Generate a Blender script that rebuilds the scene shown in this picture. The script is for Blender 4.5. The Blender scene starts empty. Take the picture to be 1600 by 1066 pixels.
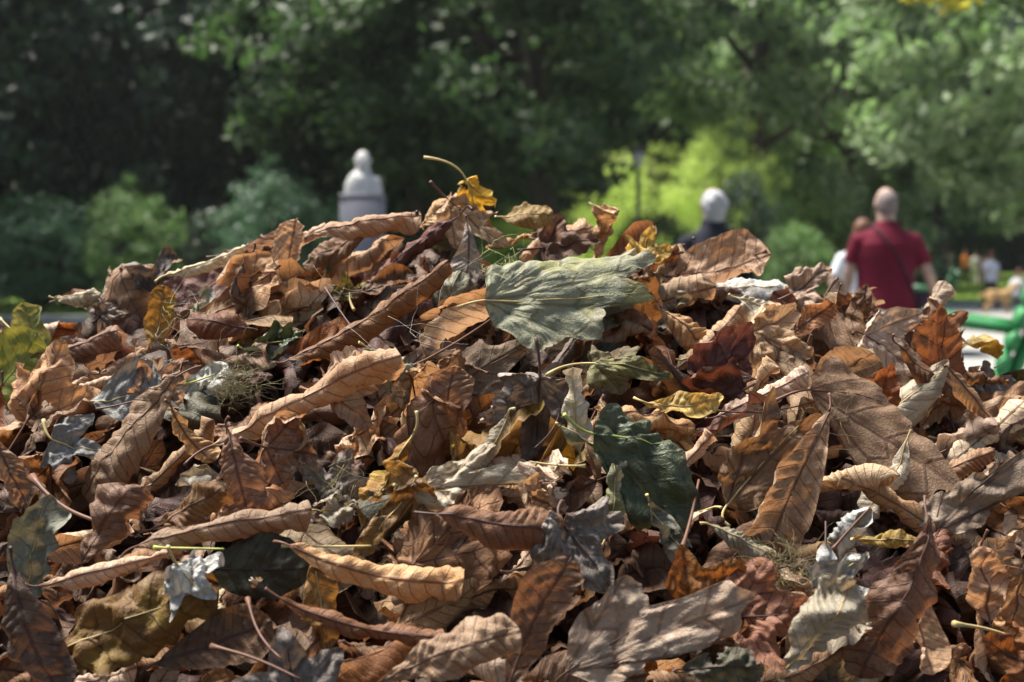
import bpy, math, random
import numpy as np
from mathutils import Vector, Matrix

rnd = random.Random(7)
R = math.radians
sc = bpy.context.scene
COL = sc.collection

# ------------------------------------------------------------------ camera
CAM_H = 1.15
F = 50.0 / 36.0 * 1600.0          # focal length in photo pixels
PITCH = math.atan((533 - 424) / F)
cam_d = bpy.data.cameras.new('camera')
cam = bpy.data.objects.new('camera', cam_d)
COL.objects.link(cam)
cam.location = (0, 0, CAM_H)
cam.rotation_euler = (R(90) - PITCH, 0, 0)
cam_d.lens = 50
cam_d.sensor_width = 36
cam_d.clip_start = 0.02
cam_d.clip_end = 1500
cam_d.dof.use_dof = True
cam_d.dof.focus_distance = 1.33
cam_d.dof.aperture_fstop = 6.0
cam_d.dof.aperture_blades = 7
sc.camera = cam

# ------------------------------------------------------------------ world, sun, exposure
SUN_EL, SUN_AZ = R(66), R(-66)     # azimuth measured from +Y towards +X (sun is behind the pile, to one side)
sun_dir = Vector((math.sin(SUN_AZ) * math.cos(SUN_EL), math.cos(SUN_AZ) * math.cos(SUN_EL), math.sin(SUN_EL)))
w = bpy.data.worlds.new('World')
sc.world = w
w.use_nodes = True
nt = w.node_tree
nt.nodes.clear()
sky = nt.nodes.new('ShaderNodeTexSky')
sky.sky_type = 'NISHITA'
sky.sun_disc = False
sky.sun_elevation = SUN_EL
sky.sun_rotation = SUN_AZ
sky.air_density = 1.2
sky.dust_density = 3.0
sky.ozone_density = 0.6
bg = nt.nodes.new('ShaderNodeBackground')
bg.inputs['Strength'].default_value = 0.06
wo = nt.nodes.new('ShaderNodeOutputWorld')
nt.links.new(sky.outputs[0], bg.inputs[0])
nt.links.new(bg.outputs[0], wo.inputs[0])
sd = bpy.data.lights.new('sun', 'SUN')
sd.energy = 5.0
sd.angle = R(22.0)
sd.color = (1.0, 0.95, 0.87)
sun = bpy.data.objects.new('sun', sd)
COL.objects.link(sun)
sun.location = (0, 0, 30)
sun.rotation_euler = sun_dir.to_track_quat('Z', 'Y').to_euler()
vs = sc.view_settings
vs.view_transform = 'Standard'
vs.look = 'None'
vs.gamma = 1
vs.use_curve_mapping = False
vs.exposure = 1.35
sc.cycles.max_bounces = 6
sc.cycles.diffuse_bounces = 3
sc.cycles.transparent_max_bounces = 8
sc.cycles.use_denoising = True

# ------------------------------------------------------------------ helpers
def mesh_np(name, verts, faces, mat=None, smooth=True, attrs=None):
    """faces: list/array of quads (n,4) or tris (n,3), or a list of such arrays."""
    me = bpy.data.meshes.new(name)
    if not isinstance(faces, (list, tuple)):
        faces = [faces]
    faces = [np.asarray(f, dtype=np.int32) for f in faces if len(f)]
    verts = np.asarray(verts, dtype=np.float32)
    nl = sum(f.size for f in faces)
    nf = sum(len(f) for f in faces)
    me.vertices.add(len(verts))
    me.vertices.foreach_set('co', verts.ravel())
    me.loops.add(nl)
    me.loops.foreach_set('vertex_index', np.concatenate([f.ravel() for f in faces]))
    me.polygons.add(nf)
    tot = np.concatenate([np.full(len(f), f.shape[1], dtype=np.int32) for f in faces])
    st = np.concatenate([[0], np.cumsum(tot)[:-1]]).astype(np.int32)
    me.polygons.foreach_set('loop_start', st)
    if smooth:
        me.polygons.foreach_set('use_smooth', np.ones(nf, dtype=bool))
    if attrs:
        for k, a in attrs.items():
            at = me.attributes.new(k, 'FLOAT_VECTOR', 'POINT')
            at.data.foreach_set('vector', np.asarray(a, dtype=np.float32).ravel())
    me.update(calc_edges=True)
    me.validate()
    if mat:
        me.materials.append(mat)
    return me

def link(name, me, parent=None, mat=None):
    o = bpy.data.objects.new(name, me)
    COL.objects.link(o)
    if parent:
        o.parent = parent
    if mat and me:
        me.materials.clear()
        me.materials.append(mat)
    return o

def empty(name, loc, label, cat, group=None, rot=None):
    o = bpy.data.objects.new(name, None)
    COL.objects.link(o)
    o.location = loc
    o.empty_display_size = 0.1
    if rot is not None:
        o.rotation_euler = rot
    o['label'] = label
    o['category'] = cat
    if group:
        o['group'] = group
    return o

def tag(o, label=None, cat=None, group=None, kind=None):
    if label: o['label'] = label
    if cat: o['category'] = cat
    if group: o['group'] = group
    if kind: o['kind'] = kind
    return o

def new_mat(name):
    m = bpy.data.materials.new(name)
    m.use_nodes = True
    m.node_tree.nodes.clear()
    return m, m.node_tree.nodes, m.node_tree.links

def simple_mat(name, col, rough=0.7, noise=0.15, scale=8.0, bump=0.0, spec=0.3, metal=0.0, col2=None):
    m, n, l = new_mat(name)
    out = n.new('ShaderNodeOutputMaterial')
    b = n.new('ShaderNodeBsdfPrincipled')
    b.inputs['Roughness'].default_value = rough
    b.inputs['Specular IOR Level'].default_value = spec
    b.inputs['Metallic'].default_value = metal
    tc = n.new('ShaderNodeTexCoord')
    nz = n.new('ShaderNodeTexNoise')
    nz.inputs['Scale'].default_value = scale
    nz.inputs['Detail'].default_value = 6
    l.new(tc.outputs['Object'], nz.inputs['Vector'])
    cr = n.new('ShaderNodeValToRGB')
    c = np.array(col)
    lo = c * (1 - noise) if col2 is None else np.array(col2)
    hi = c * (1 + noise) if col2 is None else c
    cr.color_ramp.elements[0].position = 0.35
    cr.color_ramp.elements[1].position = 0.65
    cr.color_ramp.elements[0].color = (*lo, 1)
    cr.color_ramp.elements[1].color = (*hi, 1)
    l.new(nz.outputs['Fac'], cr.inputs['Fac'])
    l.new(cr.outputs['Color'], b.inputs['Base Color'])
    if bump:
        bp = n.new('ShaderNodeBump')
        bp.inputs['Strength'].default_value = bump
        bp.inputs['Distance'].default_value = 0.02
        l.new(nz.outputs['Fac'], bp.inputs['Height'])
        l.new(bp.outputs['Normal'], b.inputs['Normal'])
    l.new(b.outputs[0], out.inputs[0])
    return m

# loft of rings between closed ends; rings: list of (centre, rx, ry, frame) -> verts, faces
def loft(centres, rx, ry=None, seg=14, up=(0, 1, 0), cap=True):
    P = np.array(centres, float)
    n = len(P)
    rx = np.broadcast_to(np.asarray(rx, float), (n,))
    ry = rx if ry is None else np.broadcast_to(np.asarray(ry, float), (n,))
    V = []
    upv = np.array(up, float)
    for i in range(n):
        d = P[min(i + 1, n - 1)] - P[max(i - 1, 0)]
        d /= np.linalg.norm(d) + 1e-12
        v = upv - d * upv.dot(d)
        if np.linalg.norm(v) < 1e-3:
            v = np.array([1.0, 0, 0]) - d * d[0]
        v /= np.linalg.norm(v)
        u = np.cross(v, d)
        a = np.linspace(0, 2 * math.pi, seg, endpoint=False)
        V.append(P[i] + np.outer(np.cos(a) * rx[i], u) + np.outer(np.sin(a) * ry[i], v))
    V = np.concatenate(V)
    quads = []
    for i in range(n - 1):
        for j in range(seg):
            quads.append((i * seg + j, i * seg + (j + 1) % seg, (i + 1) * seg + (j + 1) % seg, (i + 1) * seg + j))
    tris = []
    if cap:
        c0, c1 = len(V), len(V) + 1
        V = np.vstack([V, P[0], P[-1]])
        for j in range(seg):
            tris.append((c0, (j + 1) % seg, j))
            tris.append((c1, (n - 1) * seg + j, (n - 1) * seg + (j + 1) % seg))
    return V, quads, tris

class MB:
    def __init__(s):
        s.v = []; s.q = []; s.t = []; s.n = 0
    def add(s, V, q=(), t=()):
        V = np.asarray(V, float)
        s.v.append(V)
        if len(q): s.q.append(np.asarray(q, int) + s.n)
        if len(t): s.t.append(np.asarray(t, int) + s.n)
        s.n += len(V)
        return s
    def loft(s, *a, **k):
        return s.add(*loft(*a, **k))
    def box(s, c, d, rot=None, bev=0.0):
        c = np.array(c, float); h = np.array(d, float) / 2
        if bev > 0:
            b = min(bev, h.min() * .9)
            V = []
            for sx in (-1, 1):
                for sy in (-1, 1):
                    for sz in (-1, 1):
                        S = np.array([sx, sy, sz])
                        for ax in range(3):
                            k = h - b
                            k = k.copy(); k[ax] = h[ax]
                            V.append(S * k)
            V = np.array(V)
            from_b = bmesh_hull(V)
            V, q, t = from_b
        else:
            V = np.array([[x, y, z] for x in (-1, 1) for y in (-1, 1) for z in (-1, 1)]) * h
            q = [(0, 1, 3, 2), (4, 6, 7, 5), (0, 4, 5, 1), (2, 3, 7, 6), (0, 2, 6, 4), (1, 5, 7, 3)]; t = []
        if rot is not None:
            V = V @ np.array(rot.to_3x3()).T
        return s.add(V + c, q, t)
    def sph(s, c, r, seg=16, rings=10, rot=None):
        r = np.broadcast_to(np.asarray(r, float), (3,))
        V = [[0, 0, 1]]
        for i in range(1, rings):
            a = math.pi * i / rings
            for j in range(seg):
                b = 2 * math.pi * j / seg
                V.append([math.sin(a) * math.cos(b), math.sin(a) * math.sin(b), math.cos(a)])
        V.append([0, 0, -1])
        V = np.array(V) * r
        if rot is not None:
            V = V @ np.array(rot.to_3x3()).T
        q = []; t = []
        for j in range(seg):
            t.append((0, 1 + j, 1 + (j + 1) % seg))
            L = 1 + (rings - 2) * seg
            t.append((len(V) - 1, L + (j + 1) % seg, L + j))
        for i in range(rings - 2):
            for j in range(seg):
                a = 1 + i * seg
                q.append((a + j, a + seg + j, a + seg + (j + 1) % seg, a + (j + 1) % seg))
        return s.add(V + np.array(c, float), q, t)
    def mesh(s, name, mat=None, smooth=True):
        f = []
        if s.q: f.append(np.concatenate(s.q))
        if s.t: f.append(np.concatenate(s.t))
        return mesh_np(name, np.concatenate(s.v), f, mat, smooth)
    def remesh(s, name, voxel, mat=None, smooth_it=4):
        me = s.mesh(name + '_raw')
        o = bpy.data.objects.new('tmp', me)
        COL.objects.link(o)
        md = o.modifiers.new('r', 'REMESH'); md.mode = 'VOXEL'; md.voxel_size = voxel; md.use_smooth_shade = True
        if smooth_it:
            m2 = o.modifiers.new('s', 'SMOOTH'); m2.iterations = smooth_it; m2.factor = 0.5
        dg = bpy.context.evaluated_depsgraph_get()
        out = bpy.data.meshes.new_from_object(o.evaluated_get(dg))
        out.name = name
        bpy.data.objects.remove(o)
        bpy.data.meshes.remove(me)
        out.materials.clear()
        if mat: out.materials.append(mat)
        out.polygons.foreach_set('use_smooth', np.ones(len(out.polygons), dtype=bool))
        return out

def bmesh_hull(V):
    import bmesh
    bm = bmesh.new()
    for v in V: bm.verts.new(v)
    bmesh.ops.convex_hull(bm, input=bm.verts)
    bmesh.ops.dissolve_limit(bm, angle_limit=0.01, verts=bm.verts, edges=bm.edges)
    bmesh.ops.triangulate(bm, faces=bm.faces)
    bm.verts.index_update()
    vv = np.array([v.co[:] for v in bm.verts]); tt = [[v.index for v in f.verts] for f in bm.faces]
    bm.free()
    return vv, [], tt

# ------------------------------------------------------------------ the ground, paved square, lawn
def terrain(x, y):
    """gentle rise of the lawns beyond the square"""
    y = np.asarray(y, float)
    r = np.clip((y - 50) / 45, 0, 1)
    return 1.0 * r * r * (3 - 2 * r) + 0 * np.asarray(x, float)

def grid_sheet(name, x0, x1, nx, y0, y1, ny, zoff, mat, zf=terrain):
    X, Y = np.meshgrid(np.linspace(x0, x1, nx), np.linspace(y0, y1, ny))
    Z = zf(X, Y) + zoff
    V = np.stack([X.ravel(), Y.ravel(), Z.ravel()], 1)
    i = np.arange(nx * ny).reshape(ny, nx)
    q = np.stack([i[:-1, :-1].ravel(), i[:-1, 1:].ravel(), i[1:, 1:].ravel(), i[1:, :-1].ravel()], 1)
    return mesh_np(name, V, q, mat)

lawn_m = simple_mat('lawn', (0.16, 0.24, 0.05), 0.9, 0.3, 1.2, 0.4, 0.1)
soil_m = simple_mat('ground', (0.07, 0.075, 0.035), 0.95, 0.35, 0.9, 0.4, 0.1)
pave_m = simple_mat('paving', (0.25, 0.245, 0.235), 0.85, 0.14, 2.5, 0.1, 0.2)
shade_pave_m = simple_mat('shade_toned_paving', (0.035, 0.038, 0.044), 0.9, 0.15, 3.0, 0.2, 0.2)  # same paving as the square, tree shade put into its darker colour
kerb_m = simple_mat('kerb_stone', (0.36, 0.36, 0.35), 0.8, 0.12, 6, 0.2, 0.2)

g = link('ground', grid_sheet('ground', -450, 450, 60, -60, 900, 130, 0.0, soil_m)); tag(g, kind='structure')
p = link('paved_path', grid_sheet('paved_path', -60, 2.0, 2, -8, 33, 2, 0.008, shade_pave_m)); tag(p, kind='structure')
p = link('paved_square', grid_sheet('paved_square', 2.004, 60, 2, -8, 49, 2, 0.008, pave_m)); tag(p, kind='structure')
p = link('lawn', grid_sheet('lawn', 1.96, 90, 20, 49.2, 140, 50, 0.05, lawn_m)); tag(p, kind='structure')
p = link('grass_verge', grid_sheet('grass_verge', -60, 1.95, 20, 33.2, 140, 50, 0.05, lawn_m)); tag(p, kind='structure')
kb = MB()
for k in range(61):
    kb.box((-60 + k * 1.01 + .5, 33.1, 0.06), (1.0, 0.16, 0.13), bev=0.015)
tag(link('kerb', kb.mesh('kerb', kerb_m, False)), kind='structure')
kb = MB()
for k in range(58):
    kb.box((2.2 + k * 1.01 + .5, 49.1, 0.06), (1.0, 0.16, 0.13), bev=0.015)
tag(link('far_kerb', kb.mesh('far_kerb', kerb_m, False)), kind='structure')

# blades of grass over the lawn strip that shows beside the square
def grass_patch(name, x0, x1, y0, y1, n, h, mat):
    g_ = np.random.default_rng(5)
    X = g_.uniform(x0, x1, n); Y = g_.uniform(y0, y1, n); Z = terrain(X, Y) + 0.05
    a = g_.uniform(0, 6.28, n); hh = h * g_.uniform(.5, 1.3, n); lean = g_.normal(0, .3, (n, 2)) * hh[:, None]
    wv = .012 + .01 * g_.random(n)
    V = np.zeros((n, 3, 3))
    V[:, 0] = np.stack([X - np.cos(a) * wv, Y - np.sin(a) * wv, Z], 1)
    V[:, 1] = np.stack([X + np.cos(a) * wv, Y + np.sin(a) * wv, Z], 1)
    V[:, 2] = np.stack([X + lean[:, 0], Y + lean[:, 1], Z + hh], 1)
    t = np.arange(n * 3).reshape(n, 3)
    return mesh_np(name, V.reshape(-1, 3), t, mat)
grass_m = simple_mat('grass_blades', (0.18, 0.26, 0.05), 0.7, 0.3, 2.0, 0, 0.2)
tag(link('grass', grass_patch('grass', 10, 30, 49.3, 85, 45000, .09, grass_m)), 'short green lawn grass beyond the pale paving', 'grass', kind='stuff')

# ------------------------------------------------------------------ the mound of leaves: surface function
SIL = np.array([(-500, 640), (-150, 540), (0, 488), (100, 462), (200, 418), (300, 398), (430, 366), (540, 352), (700, 330), (850, 342),
                (920, 358), (1000, 388), (1080, 408), (1190, 420), (1250, 430), (1340, 452), (1480, 490), (1540, 545), (1600, 590), (1750, 680), (2100, 900)], float)
RY = 1.62
def ridge(x):
    px = 800 + x / RY * F
    py = np.interp(px, SIL[:, 0], SIL[:, 1])
    return CAM_H + (424 - py) / F * RY
_rg = np.random.default_rng(3)
_lk = [(_rg.normal(0, 1, 2) * s, _rg.uniform(0, 6.28), a) for s, a in ((9, .012), (9, .012), (16, .008), (22, .006), (30, .004), (30, .004))]
def pile_z(x, y):
    x = np.asarray(x, float); y = np.asarray(y, float)
    u = RY - y
    drop = np.where(u > 0, .35 * u + .65 * u * u, -.25 * u + .75 * u * u)
    z = ridge(x) - drop - 0.034
    for k, ph, a in _lk:
        z = z + a * np.sin(k[0] * x + k[1] * y + ph)
    return np.maximum(z, 0.0)
def pile_n(x, y, e=.03):
    n = Vector((-(float(pile_z(x + e, y)) - float(pile_z(x - e, y))) / (2 * e), -(float(pile_z(x, y + e)) - float(pile_z(x, y - e))) / (2 * e), 1))
    return n.normalized()

cf = Vector((0, math.cos(PITCH), -math.sin(PITCH))); cu = Vector((0, math.sin(PITCH), math.cos(PITCH))); cr_ = Vector((1, 0, 0))
C0 = Vector((0, 0, CAM_H))
def ray(px, py):
    return (cf + cr_ * ((px - 800) / F) + cu * ((533 - py) / F))
def hit_pile(px, py):
    d = ray(px, py)
    best = None
    t = 0.8
    while t < 2.0:
        P_ = C0 + d * t
        dz = P_.z - float(pile_z(P_.x, P_.y))
        if dz <= 0:
            return P_, t
        if best is None or dz < best[0]:
            best = (dz, P_.copy(), t)
        t += 0.004
    P_ = best[1]
    if best[0] > .045: P_.z -= best[0] - .045          # rests on the crest rather than floating over it
    return P_, best[2]

# ------------------------------------------------------------------ leaf materials
def leaf_mat(name, a, b, under, vein, spots=0.25, trans=0.22, vein_amt=0.85, rough=0.62, patch=None, patch_amt=0.0):
    """a/b: two tones mottled on the upper side, under: tone of the underside, vein: colour of veins."""
    m, n, l = new_mat(name)
    out = n.new('ShaderNodeOutputMaterial')
    at = n.new('ShaderNodeAttribute'); at.attribute_name = 'vn'
    fl = n.new('ShaderNodeAttribute'); fl.attribute_name = 'flat'
    oi = n.new('ShaderNodeObjectInfo')
    sx = n.new('ShaderNodeSeparateXYZ'); l.new(at.outputs['Vector'], sx.inputs[0])
    def M(op, x, y=None, clamp=False):
        k = n.new('ShaderNodeMath'); k.operation = op; k.use_clamp = clamp
        for i, v_ in enumerate((x, y)):
            if v_ is None: continue
            if isinstance(v_, (int, float)): k.inputs[i].default_value = v_
            else: l.new(v_, k.inputs[i])
        return k.outputs[0]
    def MX(fac, x, y, mode='MIX'):
        k = n.new('ShaderNodeMix'); k.data_type = 'RGBA'; k.blend_type = mode
        if isinstance(fac, (int, float)): k.inputs[0].default_value = fac
        else: l.new(fac, k.inputs[0])
        for i, v_ in ((6, x), (7, y)):
            if isinstance(v_, tuple): k.inputs[i].default_value = (*v_[:3], 1)
            else: l.new(v_, k.inputs[i])
        return k.outputs[2]
    # offset flat coordinates per leaf
    off = n.new('ShaderNodeVectorMath'); off.operation = 'ADD'
    sc_ = n.new('ShaderNodeVectorMath'); sc_.operation = 'SCALE'
    cx = n.new('ShaderNodeCombineXYZ')
    l.new(oi.outputs['Random'], cx.inputs[2])
    sc_.inputs['Scale'].default_value = 13.0
    l.new(cx.outputs[0], sc_.inputs[0])
    l.new(fl.outputs['Vector'], off.inputs[0]); l.new(sc_.outputs[0], off.inputs[1])
    def NZ(scale, detail=5, rough_=.6, dist=0.0):
        k = n.new('ShaderNodeTexNoise'); k.inputs['Scale'].default_value = scale; k.inputs['Detail'].default_value = detail
        k.inputs['Roughness'].default_value = rough_; k.inputs['Distortion'].default_value = dist
        l.new(off.outputs[0], k.inputs['Vector']); return k.outputs['Fac']
    def RAMP(x, p0, p1, c0=0.0, c1=1.0):
        k = n.new('ShaderNodeMapRange'); k.inputs['From Min'].default_value = p0; k.inputs['From Max'].default_value = p1
        k.inputs['To Min'].default_value = c0; k.inputs['To Max'].default_value = c1; k.clamp = True; l.new(x, k.inputs['Value']); return k.outputs[0]
    big = NZ(28, 5, .65, .4); mid = NZ(130, 6, .7); fine = NZ(700, 3, .6)
    # veins: midrib where |perp| is small; lateral veins where frac(c) is near 0
    perp = sx.outputs[1]
    mid_v = RAMP(perp, .0006, .0018, 1, 0)
    wob = M('MULTIPLY', M('SUBTRACT', mid, .5), .12)
    fr = M('FRACT', M('ADD', M('ADD', sx.outputs[0], wob), 100.0))
    dist = M('MINIMUM', fr, M('SUBTRACT', 1.0, fr))
    lat = RAMP(dist, .02, .065, 1, 0)
    # tertiary network
    vor = n.new('ShaderNodeTexVoronoi'); vor.feature = 'DISTANCE_TO_EDGE'; vor.inputs['Scale'].default_value = 260
    l.new(off.outputs[0], vor.inputs['Vector'])
    net = RAMP(vor.outputs['Distance'], .02, .12, 1, 0)
    vein_f = M('MAXIMUM', mid_v, M('MULTIPLY', lat, .9))
    vein_all = M('MAXIMUM', vein_f, M('MULTIPLY', net, .22))
    top = MX(RAMP(big, .38, .62), a, b)
    if patch is not None:
        pz = NZ(17, 3, .5, .6)
        top = MX(M('MULTIPLY', RAMP(pz, .52, .6), patch_amt), top, patch)
    top = MX(RAMP(mid, .3, .75, 0, .45), top, tuple(np.array(b) * .55))
    geo = n.new('ShaderNodeNewGeometry')
    und = MX(RAMP(mid, .3, .7, 0, .5), under, tuple(np.array(under) * .62))
    col = MX(geo.outputs['Backfacing'], top, und)
    col = MX(M('MULTIPLY', vein_all, vein_amt), col, vein)
    # dark specks and dry brown blotches, browner rims
    sp = RAMP(fine, .68, .74, 0, spots)
    col = MX(sp, col, (0.03, 0.018, 0.012))
    bl = RAMP(NZ(75, 4, .75, 1.0), .60, .70, 0, spots * 1.4)
    col = MX(bl, col, (0.10, 0.05, 0.025))
    edge = M('MULTIPLY', M('MULTIPLY', RAMP(sx.outputs[2], .86, 1.0), RAMP(mid, .35, .65)), .55)
    col = MX(edge, col, (0.13, 0.065, 0.03))
    hs = n.new('ShaderNodeHueSaturation')
    l.new(RAMP(oi.outputs['Random'], 0, 1, .491, .509), hs.inputs['Hue'])
    l.new(RAMP(M('FRACT', M('MULTIPLY', oi.outputs['Random'], 17.3)), 0, 1, .80, 1.08), hs.inputs['Saturation'])
    l.new(RAMP(M('FRACT', M('MULTIPLY', oi.outputs['Random'], 7.7)), 0, 1, .50, 1.26), hs.inputs['Value'])
    l.new(col, hs.inputs['Color'])
    col = hs.outputs[0]
    bs = n.new('ShaderNodeBsdfPrincipled')
    l.new(col, bs.inputs['Base Color'])
    l.new(RAMP(mid, .3, .7, rough - .1, rough + .15), bs.inputs['Roughness'])
    bs.inputs['Specular IOR Level'].default_value = .38
    tr = n.new('ShaderNodeBsdfTranslucent')
    tc_ = MX(.35, col, tuple(np.clip(np.array(a) * np.array([1.5, .9, .45]), 0, 1)))
    l.new(tc_, tr.inputs['Color'])
    h1 = M('MULTIPLY', vein_f, .9)
    h = M('ADD', M('ADD', h1, M('MULTIPLY', mid, 1.1)), M('ADD', M('MULTIPLY', net, .35), M('MULTIPLY', fine, .35)))
    bp = n.new('ShaderNodeBump'); bp.inputs['Strength'].default_value = .75; bp.inputs['Distance'].default_value = .0008
    l.new(h, bp.inputs['Height'])
    l.new(bp.outputs[0], bs.inputs['Normal']); l.new(bp.outputs[0], tr.inputs['Normal'])
    mx = n.new('ShaderNodeMixShader'); mx.inputs[0].default_value = trans
    l.new(bs.outputs[0], mx.inputs[1]); l.new(tr.outputs[0], mx.inputs[2]); l.new(mx.outputs[0], out.inputs[0])
    return m

LM = {
    'tan': leaf_mat('tan_leaf', (.52, .335, .185), (.39, .225, .11), (.60, .43, .27), (.14, .06, .03), trans=.28),
    'brown': leaf_mat('brown_leaf', (.33, .17, .072), (.22, .10, .04), (.42, .25, .13), (.08, .03, .015), trans=.28),
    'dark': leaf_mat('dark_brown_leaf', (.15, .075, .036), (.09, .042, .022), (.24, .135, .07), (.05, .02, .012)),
    'rust': leaf_mat('rust_leaf', (.34, .135, .04), (.22, .075, .024), (.38, .18, .07), (.08, .025, .012), trans=.3),
    'red': leaf_mat('dark_red_leaf', (.18, .06, .035), (.11, .038, .025), (.24, .11, .07), (.06, .02, .016)),
    'cream':  leaf_mat('cream_leaf', (.52, .46, .33), (.42, .36, .23), (.56, .50, .38), (.30, .20, .11), .15),
    'sage': leaf_mat('grey_green_leaf', (.265, .265, .185), (.20, .205, .135), (.30, .305, .215), (.13, .11, .06), .25, .12, .75, patch=(.32, .29, .06), patch_amt=.45),
    'green': leaf_mat('dark_green_leaf', (.065, .09, .036), (.09, .11, .045), (.28, .31, .21), (.09, .12, .055), .3, .12, .5, .45, patch=(.12, .10, .04), patch_amt=.5),
    'moss': leaf_mat('dull_yellow_green_leaf', (.24, .22, .06), (.14, .14, .045), (.34, .31, .13), (.08, .05, .02), .5, .2, patch=(.12, .06, .02), patch_amt=.7),
    'ygreen': leaf_mat('yellow_green_leaf', (.34, .36, .07), (.22, .26, .05), (.40, .42, .16), (.14, .13, .03), .35, .3),
    'yellow': leaf_mat('yellow_leaf', (.58, .40, .06), (.44, .25, .035), (.55, .40, .12), (.22, .10, .02), .4, .3),
    'ochre':  leaf_mat('ochre_leaf', (.36, .20, .05), (.24, .125, .035), (.40, .26, .11), (.12, .055, .02), .35, .25, patch=(.5, .36, .04), patch_amt=.5),
    'mauve': leaf_mat('grey_mauve_leaf', (.27, .22, .18), (.18, .14, .115), (.36, .31, .27), (.10, .065, .05), .3, .12, .5),
    'white':  leaf_mat('pale_grey_leaf', (.42, .42, .395), (.32, .31, .285), (.50, .50, .475), (.26, .23, .19), .3, .1, .4),
    'pink': leaf_mat('pinkish_tan_leaf', (.50, .38, .28), (.38, .25, .165), (.52, .41, .31), (.20, .11, .07), .15, .2),
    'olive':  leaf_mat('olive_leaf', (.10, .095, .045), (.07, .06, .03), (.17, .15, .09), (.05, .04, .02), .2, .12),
}
stalk_m = {
    'brown': simple_mat('brown_stalk', (.11, .05, .03), .55, .2, 60),
    'dark': simple_mat('dark_stalk', (.06, .03, .024), .55, .2, 60),
    'pale': simple_mat('pale_stalk', (.42, .33, .14), .55, .2, 60),
    'green': simple_mat('green_stalk', (.30, .33, .08), .5, .2, 60),
}
STALK_FOR = {'tan': 'brown', 'brown': 'brown', 'dark': 'dark', 'rust': 'dark', 'red': 'dark', 'cream': 'pale', 'sage': 'pale', 'green': 'green', 'ygreen': 'green', 'moss': 'pale',
             'yellow': 'pale', 'ochre': 'pale', 'mauve': 'dark', 'white': 'pale', 'pink': 'brown', 'olive': 'dark'}

# ------------------------------------------------------------------ leaf geometry
def noise2(g_, wl, amp, count=7):
    ks = []
    for i in range(count):
        wlen = wl * math.exp(g_.normal(0, .35)); an = g_.uniform(0, math.pi * 2)
        ks.append((math.cos(an) * 2 * math.pi / wlen, math.sin(an) * 2 * math.pi / wlen, g_.uniform(0, 6.28)))
    def f(x, y):
        r = 0
        wx = x + .25 * wl * np.sin(y * 5.1 / wl + ks[0][2]); wy = y + .25 * wl * np.sin(x * 4.3 / wl + ks[1][2])
        for a_, b_, c_ in ks:
            r = r + np.sin(a_ * wx + b_ * wy + c_)
        return r * amp / math.sqrt(count)
    return f

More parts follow.
